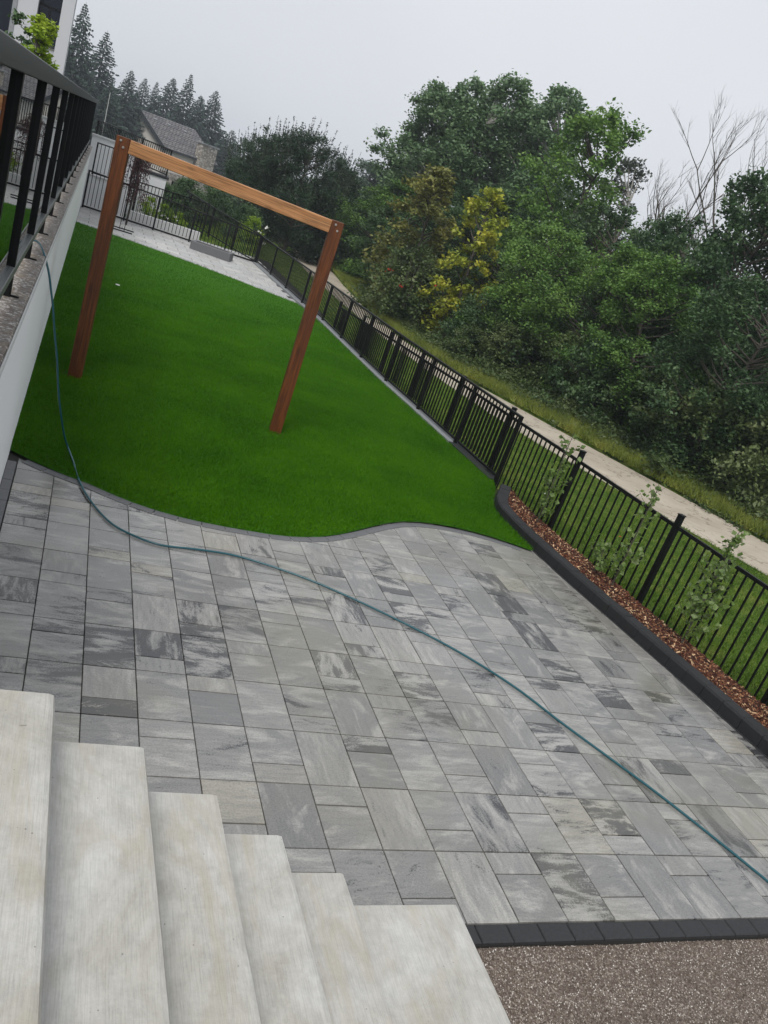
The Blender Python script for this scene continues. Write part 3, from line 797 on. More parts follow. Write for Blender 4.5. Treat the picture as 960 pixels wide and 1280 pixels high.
def deciduous(seed, h, r, kind, base, n_cl, cl_r, n_leaf, leaf, mat, barkmat='bark', lean=.1, shoots=0, limb=True, aspect=.62):
    """returns (trunk mesh, crown mesh): unit geometry at real size, base at the origin"""
    rng = np.random.default_rng(seed)
    cen = []; rad = []
    for k in range(n_cl):
        t = rng.uniform(0, 1)**.85; a = rng.uniform(0, 2*PI)
        pr = crown_profile(kind, t)*r*(1+.22*math.sin(a*3+seed)+.15*math.sin(a*5+t*7))
        rr = pr*rng.uniform(.45, 1.0)
        z = base+(h-base)*t
        cr_ = cl_r*rng.uniform(.6, 1.25)*(1-.35*t)
        cen.append((math.cos(a)*rr, math.sin(a)*rr, min(z, h-cr_*.5))); rad.append(cr_)
    cen = np.array(cen)
    P = cluster_points(rng, cen, rad, n_leaf)
    Vs = [leaves_at(rng, P, leaf, aspect=aspect)]
    tm = MB(); tz = h*.8
    tr = max(.05, h*.014)
    pts = [Vector((math.sin(z*.8+seed)*lean*z/h, math.cos(z*.7+seed)*lean*z/h-lean*z/h, z)) for z in np.linspace(-.25, tz, 8)]
    tm.tube(pts, [tr*1.35, tr*1.1, tr, tr*.88, tr*.72, tr*.55, tr*.4, tr*.2], 8)
    def trunk_at(z):
        k = np.clip((z+.25)/(tz+.25)*7, 0, 6.99); i = int(k); return pts[i].lerp(pts[i+1], k-i)
    if limb:
        for c in cen[::2]:
            st = trunk_at(max(base*.5, c[2]-.5*np.hypot(c[0], c[1])-.3)); c = Vector(c)
            mid = st.lerp(c, .5)+Vector((0, 0, -.08*(c-st).length))
            tm.tube([st, mid, c], [tr*.42, tr*.26, tr*.08], 5, False)
    if shoots:
        for k in range(shoots):
            a = rng.uniform(0, 2*PI); rr = r*rng.uniform(.1, .95); z0 = h*(.80-.28*(rr/r)**2)
            ln_ = h*rng.uniform(.16, .34); d = np.array([math.cos(a)*.3*rr/r, math.sin(a)*.3*rr/r, 1.0]); d /= np.linalg.norm(d)
            p0 = np.array([math.cos(a)*rr, math.sin(a)*rr, z0]); tt = rng.uniform(0, 1, 46)[:, None]
            PP = p0+d*ln_*tt+rng.normal(size=(46, 3))*.045*(1.3-tt)
            Vs.append(leaves_at(rng, PP, leaf*.9, .1, aspect=aspect))
            tm.tube([p0-d*.3, p0+d*ln_], [.012, .004], 3, False)
    V = np.concatenate(Vs)
    return tm.mesh('trunk', barkmat, True), quads('crown', V, mat, False)
def spruce(seed, h, r, levels=46, mat='needle'):
    rng = np.random.default_rng(seed); Vs = []
    tm = MB().tube([(0,0,-.3), (0,0,h*.5), (0,0,h)], [h*.014, h*.009, .01], 7)
    for i in range(levels):
        t = (i/levels)**.9; z = h*(.06+.94*t)
        L = r*(1-t)**.85*(1+.0*i)+.08
        nb = int(8-3*t)
        for k in range(nb):
            a = 2*PI*(k/nb)+i*1.9+rng.uniform(-.3, .3); l = L*rng.uniform(.65, 1.12)
            d = np.array([math.cos(a), math.sin(a), 0.]); m = max(6, int(l*17))
            s = np.sort(rng.uniform(.12, 1, m))[:, None]
            droop = -.30*l*s**1.1+.12*l*s**2.2
            P = np.array([0, 0, z])+d*l*s+np.concatenate([np.zeros((m, 2)), droop], 1)
            side = np.array([-d[1], d[0], 0])*(rng.choice([-1, 1], (m, 1)))
            tip = P+d*.18*l**.5*(1-.3*s)+side*rng.uniform(.08, .26, (m, 1))*l**.5*(1.15-s)+np.array([0, 0, -1])*rng.uniform(.02, .22, (m, 1))
            w_ = .07+.035*l; nn = np.cross((tip-P), rand_dirs(rng, m)); nn /= np.linalg.norm(nn, axis=1, keepdims=True)+1e-6
            V = np.empty((m, 4, 3)); V[:, 0] = P; V[:, 1] = (P+tip)/2+nn*w_; V[:, 2] = tip; V[:, 3] = (P+tip)/2-nn*w_
            Vs.append(V)
    return tm.mesh('trunk', 'bark', True), quads('crown', np.concatenate(Vs), mat, False)
def place_tree(name, label, cat, tm, cm, x, y, z, sx=1, sz=1, rz=0, group=None):
    t = thing(name, label, cat, (x, y, z), group, rz); t.scale = (sx, sx, sz)
    if tm: link('trunk', tm, t)
    link('crown', cm, t); return t

# ------------------------------------------------------------------ the wood beyond the path
ctA = deciduous(1, 10, 2.6, 'tall', 1.2, 120, .66, 240, .155, 'cottonwood_leaf', 'pale_bark', .5)
ctB = deciduous(2, 10, 2.4, 'tall', 1.0, 115, .68, 240, .155, 'cottonwood_leaf', 'pale_bark', .6)
T = 'tall grey green cottonwood in the wood, '
cot = [(15.1, 42.6, 6.6, 2.0, 'lowest of the tall grey green cottonwoods at their left edge'),
       (13.88, 39.64, 9.0, 2.6, 'tall grey green cottonwood with a notched top at the left shoulder of the wood'),
       (14.59, 38.0, 9.5, 2.7, 'tall grey green cottonwood directly above the yellowing trees'),
       (15.7, 36.87, 9.95, 2.7, 'tallest rounded cottonwood crown near the middle of the skyline'),
       (18.2, 39.5, 9.8, 2.8, 'grey green cottonwood set back between the two tallest crowns'),
       (17.3, 34.8, 10.1, 2.8, 'broad cottonwood crown just left of the bright green tree')]
for i, (x, y, zt_, r, lb) in enumerate(cot):
    b = gz(x, y); h = zt_-b; a = (ctA, ctB)[i % 2]
    place_tree('cottonwood_tree', lb, 'tree', *a, x, y, b, r/2.5, h/10.2, i*1.3, 'cottonwoods of the wood beyond the path')
grA = deciduous(3, 9, 2.0, 'column', .8, 100, .62, 190, .15, 'green_leaf', 'bark', .4)
place_tree('green_tree', 'bright green columnar tree in front of the cottonwoods', 'tree', *grA, 15.6, 27.8, gz(15.6, 27.8), 1.0, 9.15/9.2, .4)
gyA = deciduous(4, 9, 1.7, 'tall', 1.5, 42, .55, 110, .15, 'grey_leaf', 'pale_bark', .6)
place_tree('grey_tree', 'thin leaved grey tree beside the sky gap', 'tree', *gyA, 20.6, 33.2, gz(20.6, 33), 1.0, 9.1/9.2, .2)
place_tree('grey_tree', 'sparse grey tree behind the mid height thicket under the sky gap', 'tree', *gyA, 19.0, 30.5, gz(19, 30.5), .9, .72, 2.2)
rtA = deciduous(5, 7, 2.3, 'round', .3, 120, .60, 240, .115, 'dark_leaf', 'bark', .3)
rtB = deciduous(6, 7, 2.2, 'round', .2, 115, .60, 240, .115, 'green_leaf', 'bark', .3)
place_tree('dark_tree', 'dark green rounded tree right of the bare branches', 'tree', *rtA, 16.2, 21.9, gz(16, 21.9), .75, 6.3/7, .3)
place_tree('dark_tree', 'large dark tree cut by the right edge of the photo', 'tree', *rtA, 16.4, 19.2, gz(16, 19.2), .95, 7.7/7, 1.9)
place_tree('dark_tree', 'dark tree rising behind the largest crown at the right edge', 'tree', *rtA, 18.2, 19.9, gz(18, 19.9), .9, 8.5/7, 3.9)
md = [('green', 13.1, 23.3, 4.1, 1.9, 'mid height green tree below the bright columnar tree'),
      ('green', 13.9, 20.6, 4.2, 1.8, 'mid height green tree with a light top under the sky gap'),
      ('green', 14.2, 18.8, 4.15, 1.8, 'mid height tree below the leaning dead branches'),
      ('dark', 12.9, 26.0, 3.0, 1.9, 'low dark tree right of the yellow green tree'),
      ('dark', 13.8, 31.4, 3.9, 2.4, 'dark tree directly behind the yellow green tree'),
      ('dark', 12.1, 33.5, 3.4, 2.2, 'dark tree behind the olive tree'),
      ('dark', 14.5, 15.6, 4.3, 1.9, 'dark thicket tree low at the right edge of the photo'),
      ('green', 12.9, 38.2, 4.2, 2.3, 'dim green tree left of the olive tree at the wood edge'),
      ('dark', 11.9, 46, 3.2, 2.6, 'misty dark tree at the far bend of the path'),
      ('dark', 16.4, 26.0, 5.6, 2.2, 'dark tree filling the wood behind the green thicket'),
      ('dark', 18.2, 23.8, 5.1, 2.2, 'dark tree at the foot of the bare branches'),
      ('dark', 15.2, 33.6, 5.2, 2.6, 'dark lower crown between cottonwood trunks'),
      ('dark', 17.4, 31.0, 6.0, 2.4, 'dark crown behind the bright columnar tree')]
for i, (k, x, y, zt_, r, lb) in enumerate(md):
    b = gz(x, y); a = rtA if k == 'dark' else rtB
    place_tree(k+'_tree', lb, 'tree', *a, x, y, b, r/2.3, (zt_-b)/7.0, i*2.1, 'mid height trees of the wood')
olA = deciduous(7, 5, 1.35, 'tall', .6, 75, .36, 120, .12, 'olive_leaf', 'bark', .2)
ylA = deciduous(8, 5, 1.45, 'tall', .5, 60, .34, 120, .13, 'yellow_leaf', 'bark', .2)
place_tree('olive_tree', 'small olive brown tree turning yellow at the wood edge', 'tree', *olA, 10.9, 29.1, gz(10.9, 29.1), 1.3, 1.08, 0)
place_tree('yellow_tree', 'small bright yellow green tree in front of the dark wood', 'tree', *ylA, 11.55, 25.5, gz(11.5, 25.5), 1.05, 1.03, 0)
# bare dead trees
def dead_tree(seed, h, label, x, y, lean):
    rnd = random.Random(seed); t = thing('dead_tree', label, 'tree', (x, y, gz(x, y)), 'bare dead trees'); trunk = MB(); br = MB()
    def grow(p, d, l, r, depth):
        pts = [p]; q = p.copy(); dd = d.copy()
        for k in range(4):
            dd = (dd+Vector((rnd.uniform(-.12, .12), rnd.uniform(-.12, .12), rnd.uniform(-.02, .1)))).normalized(); q = q+dd*l/4; pts.append(q.copy())
        (trunk if depth == 0 else br).tube(pts, [r, r*.85, r*.7, r*.55, r*.4], 5 if depth else 7, False)
        if depth < 4:
            for k in range(4 if depth else 9):
                f = rnd.uniform(.3, 1); i = min(3, int(f*4)); p2 = pts[i].lerp(pts[i+1], f*4-i)
                a = rnd.uniform(0, 2*PI); sd2 = Vector((math.cos(a), math.sin(a), .55)).normalized()
                grow(p2, (dd*.75+sd2*.6).normalized(), l*rnd.uniform(.38, .58), r*.42, depth+1)
    grow(Vector((0, 0, -.2)), Vector(lean).normalized(), h*.72, .10, 0)
    trunk.build('trunk', 'bark', t, True); br.build('branches', 'bark', t)
dead_tree(3, 9.0, 'tall bare dead tree spreading against the sky at far right', 20.2, 24.8, (.10, -.03, 1))
dead_tree(5, 9.2, 'bare dead tree in the middle of the sky gap', 19.7, 27.6, (.08, -.02, 1))
dead_tree(9, 8.0, 'smaller bare dead tree leaning left in the sky gap', 20.3, 29.4, (-.02, .0, 1))
# dense feathery trees left of the wood, pale misty trees between
dnA = deciduous(10, 6, 2.3, 'round', .1, 110, .58, 260, .12, 'deep_leaf', 'bark', .2, shoots=60, aspect=.4)
dz = [(6.95, 43.3, 4.5, 1.7, 'dark feathery tree nearest the stone chimney'), (7.7, 41.6, 5.1, 1.9, 'dark feathery tree behind the middle of the timber beam'),
      (8.8, 40.3, 5.5, 2.3, 'tallest dark feathery tree with upright shoots'), (10.9, 41.6, 4.9, 1.7, 'dark feathery tree with shoots fanning to the right')]
for i, (x, y, zt_, r, lb) in enumerate(dz):
    b = gz(x, y); place_tree('feathery_tree', lb, 'tree', *dnA, x, y, b, r/2.3, (zt_-b)/6.6, i*1.7, 'feathery trees beyond the far railing')
plA = deciduous(11, 8, 2.8, 'tall', .4, 80, .9, 170, .24, 'pale_leaf', 'bark', .3)
for i, (x, y, zt_, r, lb) in enumerate([(21.0, 71.8, 6.2, 3.6, 'pale misty tree in the dip of the skyline'), (25.0, 76, 6.3, 3.6, 'pale misty tree touching the cottonwoods'), (18.6, 67.4, 4.6, 3.6, 'faint misty tree low behind the feathery tree'), (15.5, 58, 3.6, 3.2, 'misty tree seen past the right post of the timber frame')]):
    b = gz(x, y); place_tree('misty_tree', lb, 'tree', *plA, x, y, b, r/2.8, (zt_-b)/8.2, i*1.1, 'pale misty trees in the distance')
# spruces
spA = spruce(1, 14, 4.6, 56); spB = spruce(2, 14, 4.0, 52)
sp = [(-3.91, 99.9, 11.6, 1.15, 'tallest dark spruce right of the white building'), (-1.6, 106, 10.3, 1.1, 'second tall spruce from the white building'),
      (1.65, 112, 7.8, 1.0, 'spruce above the gable of the stone house'), (5.3, 127.9, 8.3, 1.0, 'thin spruce top above the roof ridge'),
      (7.7, 135.8, 9.9, 1.1, 'misty spruce set back above the roof ridge'), (9.1, 124.7, 10.6, 1.2, 'tallest spruce behind the stone house roof'),
      (13.3, 130.3, 10.1, 1.1, 'spruce right of the stone house roof'), (12.6, 139.4, 8.9, 1.0, 'small misty spruce right of the roof'),
      (-5.0, 108, 8.0, 1.2, 'spruce peeping out beside the white building'), (4.0, 135, 8.5, 1.0, 'small misty spruce between house gable and ridge'),
      (-.2, 100, 5.6, 1.1, 'lower spruce left of the house gable'), (15.9, 124, 5.8, 1.1, 'low spruce at the end of the row beside the feathery trees'), (11.0, 126, 8.6, 1.0, 'spruce between the two tall ones behind the roof')]
for i, (x, y, zt_, s, lb) in enumerate(sp):
    b = gz(x, y); place_tree('spruce_tree', lb, 'tree', *(spA, spB)[i % 2], x, y, b, s*(.86, 1.15, 1.0, .78, 1.22)[i % 5], (zt_-b)/14.0, i*2.3, 'spruces behind the stone house')
# undergrowth bushes along the edge of the wood
buA = deciduous(12, 2.0, 1.3, 'bush', .0, 60, .36, 150, .085, 'under_leaf', 'bark', .1, limb=False)
buB = deciduous(13, 2.0, 1.3, 'bush', .0, 60, .34, 150, .08, 'dark_leaf', 'bark', .1, limb=False)
buC = deciduous(14, 2.2, 1.2, 'bush', .0, 60, .34, 150, .085, 'under_leaf', 'bark', .1, shoots=26, limb=False)
rosr = thing('rose_bush', 'dull green rose bush with red blooms behind the railing', 'bush', (8.95, 24.2, gz(8.95, 24.2)))
rosr.location = (10.5, 27.3, gz(10.5, 27.3)-.1); rosr.scale = (1.35, 1.35, 1.3)
link('crown', buC[1], rosr); link('stems', buC[0], rosr)
for k, (bx, by, bz) in enumerate([(9.54, 27.0, 1.12), (9.95, 26.4, .80), (11.0, 26.3, 1.12), (11.35, 26.2, .25)]):
    rng = np.random.default_rng(k); P = rng.normal(size=(10, 3))*.05+np.array([(bx-10.5)/1.35, (by-27.3)/1.35, (bz-gz(10.5, 27.3)+.1)/1.3])
    quads('bloom', leaves_at(rng, P, .065, aspect=1), 'red_flower', rosr)
where = ['nearest the bottom right', 'second', 'third']
bush_labels = ['dark bush at the path edge at the right edge of the photo', 'bush over the path behind the nearest sapling', 'bush with pale glints painted on its leaves above the tallest fence post',
 'leafy bush above the bend of the kerb', 'rounded dark bush beside the verge grass', 'bush with upright sprays beside the path', 'low dull bush at the upper end of the verge grass',
 'bush under the yellow green tree', 'bush beside the rose bush toward the camera', 'dark bush left of the rose bush', 'bush at the far bend of the path']
bpos = [(16.2, 11.6, 1.25, 'A'), (15.0, 13.3, 1.2, 'A'), (14.3, 15.2, 1.3, 'C'), (13.9, 17.0, 1.15, 'A'), (13.6, 19.1, 1.1, 'B'), (13.1, 20.6, 1.1, 'C'), (12.3, 22.2, 1.0, 'A'), (11.8, 24.0, .95, 'B'), (11.2, 22.9, .7, 'A'), (11.2, 27.4, 1.1, 'B'), (11.6, 32.5, 1.1, 'A')]
for i, (x, y, s, k) in enumerate(bpos):
    a = {'A': buA, 'B': buB, 'C': buC}[k]
    place_tree('wild_bush', bush_labels[i], 'bush', None, a[1], x, y, gz(x, y)-.1, s, s*(1.0+.2*math.sin(i*2)), i*1.7, 'undergrowth bushes beside the path')
b2 = ['behind the bush at the right edge', 'between the two rightmost bushes and the dark trees', 'deep behind the bush with painted leaf glints', 'deep behind the bush over the kerb bend', 'under the mid height trees', 'in the shade below the bright columnar tree', 'in the shade right of the yellow green tree', 'in the shade below the cottonwoods']
for i, (x, y) in enumerate([(18.3, 13.8), (16.8, 15.6), (16.0, 17.6), (15.3, 19.6), (14.6, 21.6), (13.9, 23.8), (13.2, 26.2), (13.0, 29.2)]):
    place_tree('wild_bush', 'tall dark bush '+b2[i], 'bush', None, buB[1], x, y, gz(x, y), 1.5, 1.65, i*2.7, 'undergrowth bushes beside the path')
# weeds and low growth spilling from the wood edge over the verge
rng = np.random.default_rng(91); P = []
for k in range(760):
    t = rng.uniform(0, 9.99); i = int(t); f = t-i
    a = np.array(FE[i])*(1-f)+np.array(FE[i+1])*f; b = np.array(PF[i])*(1-f)+np.array(PF[i+1])*f
    u = rng.beta(1.3, 2.4)*.99 if t > 3 else rng.beta(1.8, 1.5)*1.02
    c = a*(1-u)+b*u; hh = rng.uniform(.12, .75)*(1-u*.75); n = int(70+130*(1-u))
    d = rand_dirs(rng, n)*rng.uniform(.2, 1, (n, 1))*np.array([.34, .34, hh*.6]); d[:, 2] += hh*.5
    P.append(np.array([c[0], c[1], gz(c[0], c[1])])+d)
tag(quads('weeds', leaves_at(rng, np.concatenate(P), .075), 'under_leaf', None), 'low weeds and leafy growth spilling over the far verge of the path', 'weeds', kind='stuff')
# far-off wood behind everything as one mass
rng = np.random.default_rng(77); P = []
for k in range(330):
    t = k/330; ang = math.radians(9+t*60); D = rng.uniform(52, 75)-18*t
    cx_, cy_ = math.sin(ang)*D, math.cos(ang)*D; hz = (3.0+2.6*t)*rng.uniform(0, 1)**.6
    if ang > math.radians(27): hz *= 1.25
    n = 190; d = rand_dirs(rng, n)*rng.uniform(.3, 1, (n, 1))*np.array([1.7, 1.7, 1.1]); P.append(np.array([cx_, cy_, gz(cx_, cy_)+hz+.3])+d)
P = np.concatenate(P)
tag(quads('distant_wood', leaves_at(rng, P, .34), 'dark_leaf', None), 'dim dark mass of far trees filling the gaps between trunks', 'woods', kind='stuff')
rng = np.random.default_rng(78); P = []
for k in range(150):
    t = k/150; ang = math.radians(-4+t*17); D = rng.uniform(128, 150); hz = rng.uniform(0, 1)**.7*(8.5-4.0*t)
    n = 90; d = rand_dirs(rng, n)*rng.uniform(.3, 1, (n, 1))*np.array([3.2, 3.2, 1.8]); P.append(np.array([math.sin(ang)*D, math.cos(ang)*D, -3+hz])+d)
tag(quads('distant_spruce_wood', leaves_at(rng, np.concatenate(P), .75), 'needle', None), 'misty mass of conifers far behind the stone house', 'woods', kind='stuff')

# ------------------------------------------------------------------ stone house
d2 = Vector((.768, .641, 0)); n2 = Vector((.641, -.768, 0)); A = Vector((3.4, 112, 0)); RL = 9.2; WD = 5.3; ZR, ZE, ZG = 3.8, .70, -5.0
house = thing('stone_house', 'stone and cream stucco house with grey shingle gable roof', 'house', (A.x, A.y, ZG))
def hp_(a, b, z): p = A+d2*a+n2*b; return (p.x-A.x, p.y-A.y, z-ZG)
mb = MB()
ov = .5
body = [hp_(ov, -WD+ov, ZG), hp_(ov, WD-ov, ZG), hp_(ov, WD-ov, ZE+.15), hp_(ov, 0, ZR-.2), hp_(ov, -WD+ov, ZE+.15)]
body2 = [hp_(RL-ov, -WD+ov, ZG), hp_(RL-ov, WD-ov, ZG), hp_(RL-ov, WD-ov, ZE+.15), hp_(RL-ov, 0, ZR-.2), hp_(RL-ov, -WD+ov, ZE+.15)]
mb.add(body+body2, [(0,1,2,3,4), (9,8,7,6,5), (1,6,7,2), (0,4,9,5), (0,5,6,1)]); mb.build('wall', 'cream_stucco', house)
def roofplane(sgn):
    t = thing  # noqa
    me = MB(); th = .22
    vs = [hp_(0, 0, ZR), hp_(RL, 0, ZR), hp_(RL, sgn*WD, ZE), hp_(0, sgn*WD, ZE)]
    up = [(x, y, z+th) for x, y, z in vs]
    me.add(vs+up, [(0,1,2,3), (7,6,5,4), (0,4,5,1), (1,5,6,2), (2,6,7,3), (3,7,4,0)])
    return me
# shingle surface is its own object so that its texture follows the slope
for sgn in (1, -1):
    roofplane(sgn).build('roof_deck', 'dark_slate', house)
    ex = d2; ey = (n2*sgn*WD+Vector((0, 0, ZE-ZR))); Ls = ey.length; ey = ey/Ls; ez = ex.cross(ey)
    if ez.z < 0: ez = -ez
    me = MB(); k = 16
    for j in range(k):          # stepped courses
        a0, a1 = Ls*j/k, Ls*(j+1)/k
        me.add([(0, a0, .0), (RL, a0, .0), (RL, a1, .05), (0, a1, .05), (RL, a1, .0), (0, a1, .0)], [(0,1,2,3), (3,2,4,5)])
    o = me.build('roof', 'roof_shingle', house)
    mt = Matrix(((ex.x, ey.x, ez.x, 0), (ex.y, ey.y, ez.y, 0), (ex.z, ey.z, ez.z, 0), (0, 0, 0, 1)))
    mt.translation = Vector((0, 0, ZR-ZG+.235)); o.matrix_basis = mt
    if sgn == 1:
        for a_, b_ in ((1.4, 1.0), (3.6, 1.1), (6.2, 1.3)):
            q = MB().box(a_, a_+.45, b_, b_+.22, .06, .16).build('roof_vent', 'pale_concrete', o)
for sgn in (1, -1):
    MB().beam(hp_(-.05, 0, ZR+.05), hp_(-.05, sgn*WD, ZE+.05), .08, .42).build('barge_board', 'dark_slate', house)
# chimney
ch0, ch1 = 5.4, 8.0
mb = MB(); vs = []
for z in (ZG, 2.75):
    for a_, b_ in ((ch0, WD-.55), (ch1, WD-.55), (ch1, WD+.45), (ch0, WD+.45)):
        if z > 0: b_ -= 0
        vs.append(hp_(a_, b_-(1.6 if z > 0 else 0)*0, z))
mb.add(vs, [(3,2,1,0), (4,5,6,7), (0,1,5,4), (1,2,6,5), (2,3,7,6), (3,0,4,7)]); mb.build('chimney', 'field_stone', house)
vs = []
for z in (2.752, 2.9):
    for a_, b_ in ((ch0-.15, WD-.7), (ch1+.15, WD-.7), (ch1+.15, WD+.6), (ch0-.15, WD+.6)): vs.append(hp_(a_, b_, z))
MB().add(vs, [(3,2,1,0), (4,5,6,7), (0,1,5,4), (1,2,6,5), (2,3,7,6), (3,0,4,7)]).build('chimney_cap', 'pale_concrete', house)
vs = []
for z in (ZG, -1.6):
    for a_, b_ in ((ov-.1, WD-.52), (RL-ov+.1, WD-.52), (RL-ov+.1, WD-.3), (ov-.1, WD-.3)): vs.append(hp_(a_, b_, z))
MB().add(vs, [(3,2,1,0), (4,5,6,7), (0,1,5,4), (1,2,6,5), (2,3,7,6), (3,0,4,7)]).build('stone_plinth', 'field_stone', house)

# ------------------------------------------------------------------ white building on the deck
wb = thing('white_building', 'tall white stucco building with dark windows behind the glass railing', 'building', (-1.07, 22, 1.7))
by0, by1 = 19.5, 26.5
# front face looks toward the camera; vertical pilaster at its right edge
MB().box(-.25, .0, .0, .5, -.05, 8).build('pilaster', 'grey_stucco', wb)
MB().box(-.72, -.262, .25, 4.4, -.05, 1.98).build('wall', 'grey_stucco', wb)
fw = MB().box(-.72, -.262, .32, .37, 2.02, 7.5).build('window', 'window_glass_dark', wb)
MB().box(-.72, -.262, .30, .315, 2.75, 2.78).build('frame', 'black_metal', fw); MB().box(-.50, -.47, .30, .315, 2.06, 2.748).build('frame', 'black_metal', fw); MB().box(-.72, -.262, .2, .31, 1.981, 2.019).build('sill', 'dark_slate', fw)
MB().box(-1.12, -.722, .1, 4.4, -.05, 8).build('wall', 'grey_stucco', wb)
MB().box(-1.21, -1.122, .08, 4.4, -.05, 8).build('corner_trim', 'pale_concrete', wb)
MB().box(-3.8, -1.212, .4, .45, -.05, 7.5).build('window', 'window_glass_dark', wb)
MB().box(-7, -3.802, .3, 4.4, -.05, 8).build('wall', 'field_stone', wb)
MB().box(-3.8, -1.212, .5, 4.4, -.05, 7.4).build('room_wall', 'dark_slate', wb)
MB().box(-.37, -.265, .30, .348, -.05, .9).build('downpipe', 'grey_metal', wb)
MB().box(-1.1, -.30, .52, 4.4, -.05, 7.9).build('side_wall', 'grey_stucco', wb)
# small lime tree in planter on the deck
lmA = deciduous(15, 2.0, .32, 'tall', .5, 46, .14, 75, .06, 'lime_leaf', 'bark', .05)
place_tree('lime_green_tree', 'small lime green tree in front of the white building', 'tree', *lmA, -1.08, 14.2, 1.7, 1.2, 1.02, .5)
dsA = deciduous(16, 1.8, .3, 'tall', .3, 22, .13, 60, .06, 'dark_leaf', 'bark', .05)
place_tree('dark_shrub', 'dark small leaved shrub left of the lime green tree', 'shrub', *dsA, -1.36, 14.6, 1.7, 1.25, 1.12, 1.5)
for (x, y, l2) in ((-1.08, 14.2, 'planter under the lime green tree'), (-1.36, 14.6, 'planter under the dark shrub')):
    tag(MB().prism([(x+.16*math.cos(a), y+.16*math.sin(a)) for a in np.linspace(0, 2*PI, 12, endpoint=False)], 1.701, 2.0).build('planter', 'dark_slate'), 'round dark '+l2, 'planter')
tag(MB().box(-.98, -.80, 21.2, 21.4, 1.7, 3.16).build('outdoor_speaker', 'black_metal'), 'black box at the foot of the white building pilaster', 'box')
# flag pole
tag(MB().tube([(-.03, 40, -.4), (-.06, 40, 3.5)], [.02, .012], 6).build('flag_pole', 'white_concrete'), 'thin white pole rising behind the upper railing', 'pole')

# ------------------------------------------------------------------ far terraces, walls and railings
w1 = thing('terrace_wall', 'tall white wall at the far left end of the yard', 'wall', (-.3, 29, 0))
MB().box(0, 1.35, 0, .25, -.1, 2.0).build('wall_face', 'white_stucco', w1)
MB().box(-.02, 1.37, -.03, .28, 2.001, 2.07, .01).build('coping', 'white_concrete', w1)
w2 = thing('terrace_wall', 'lower white wall under the upper railing behind the weeping tree', 'wall', (1.06, 30, 0))
MB().box(0, 1.1, 0, .6, -.1, 1.42).build('wall_face', 'white_stucco', w2)
MB().box(-.02, 1.16, -.04, .65, 1.421, 1.50, .01).build('coping', 'dark_slate', w2)
ledge = thing('white_ledge', 'white stepped ledge behind the far railing', 'wall', (-.24, 27.9, 0))
MB().box(0, 1.3, 0, .9, -.1, .93).build('ledge_face', 'white_stucco', ledge)
MB().box(-.0, 1.32, -.02, .9, .931, .98, .01).build('ledge_top', 'white_concrete', ledge)
fence('ledge_railing', 'short black picket railing on the white ledge at far left', [(-.10, 28.0), (.45, 28.0), (1.0, 28.0)], [.985]*3, .92, 0, .045, .018, [(None, .04, .035), (.06, .03, .04)], .115, low=.09)
fence('upper_railing', 'black railing on the lower white wall above the weeping tree', [(-.25, 34.5), (.5, 33.0), (1.25, 31.5), (2.12, 30.05)], [1.56, 1.54, 1.52, 1.502], .86, 0, .05, .018, [(None, .05, .04), (.08, .03, .04)], .12, low=.1)
w3 = thing('garden_wall', 'low white concrete edging behind the far railing', 'wall', (1.1, 28.2, 0))
MB().box(0, 2.3, 0, .2, -.1, .28).build('wall_face', 'white_concrete', w3)
# second railing beyond the beds, and long fence running away
fence('garden_railing', 'black railing on the garden edge behind the far railing', [(1.3, 29.6), (2.45, 29.9), (3.7, 30.2)], [.06, .06, .06], 1.05, 0, .05, .018, [(None, .04, .035), (.08, .03, .04)], .115, low=.1)
fence('boundary_fence', 'long black fence running away behind the garden', [(5.10, 27.1), (4.6, 29.0), (4.05, 31.3), (3.45, 34.0), (2.9, 37.0)], [.0, .0, .0, .05, .12], [.9, .93, .98, 1.0, 1.0], 0, .05, .018, [(None, .04, .035), (.08, .03, .04)], .13, low=.1)
# slope behind the fence with dark hedge
hdA = deciduous(17, 1.6, 1.0, 'bush', .0, 50, .3, 120, .08, 'dark_leaf', 'bark', .05, limb=False)
for i, (x, y, s, l_) in enumerate([(2.9, 31.6, .75, 'dark hedge shrub behind the garden railing post'), (3.4, 35.5, 1.0, 'dark hedge shrub below the stone chimney'), (4.6, 36.5, 1.0, 'dark hedge shrub left of the feathery trees'), (5.6, 34.0, .9, 'dark hedge shrub behind the corner of the railings'), (2.3, 33.6, .8, 'dark hedge shrub beside the lower white wall')]):
    place_tree('hedge_shrub', l_, 'shrub', None, hdA[1], x, y, gz(x, y), s, s, i, 'dark shrubs behind the far railing')
ysA = deciduous(18, .8, .45, 'bush', .0, 26, .15, 80, .05, 'lime_leaf', 'bark', .05, limb=False)
for i, (x, y, s, l_) in enumerate([(1.75, 29.0, 1.0, 'lime green flowering shrub behind the weeping tree'), (2.25, 29.15, .9, 'lime green flowering shrub in the middle of the bed'), (2.8, 29.3, .75, 'lime green flowering shrub near the stone box'), (5.45, 31.0, 1.4, 'pale green shrub past the railing corner')]):
    t = place_tree('flowering_shrub', l_, 'shrub', None, ysA[1], x, y, 0, s, s, i*2, 'lime green shrubs behind the far railing')
    rng = np.random.default_rng(i+50)
    for k in range(4):
        a = rng.uniform(0, 6.28); P = rng.normal(size=(10, 3))*.02+np.array([math.cos(a)*.38, math.sin(a)*.38-.1, rng.uniform(.25, .7)])
        quads('blossom', leaves_at(rng, P, .05, aspect=1), 'white_flower', t)
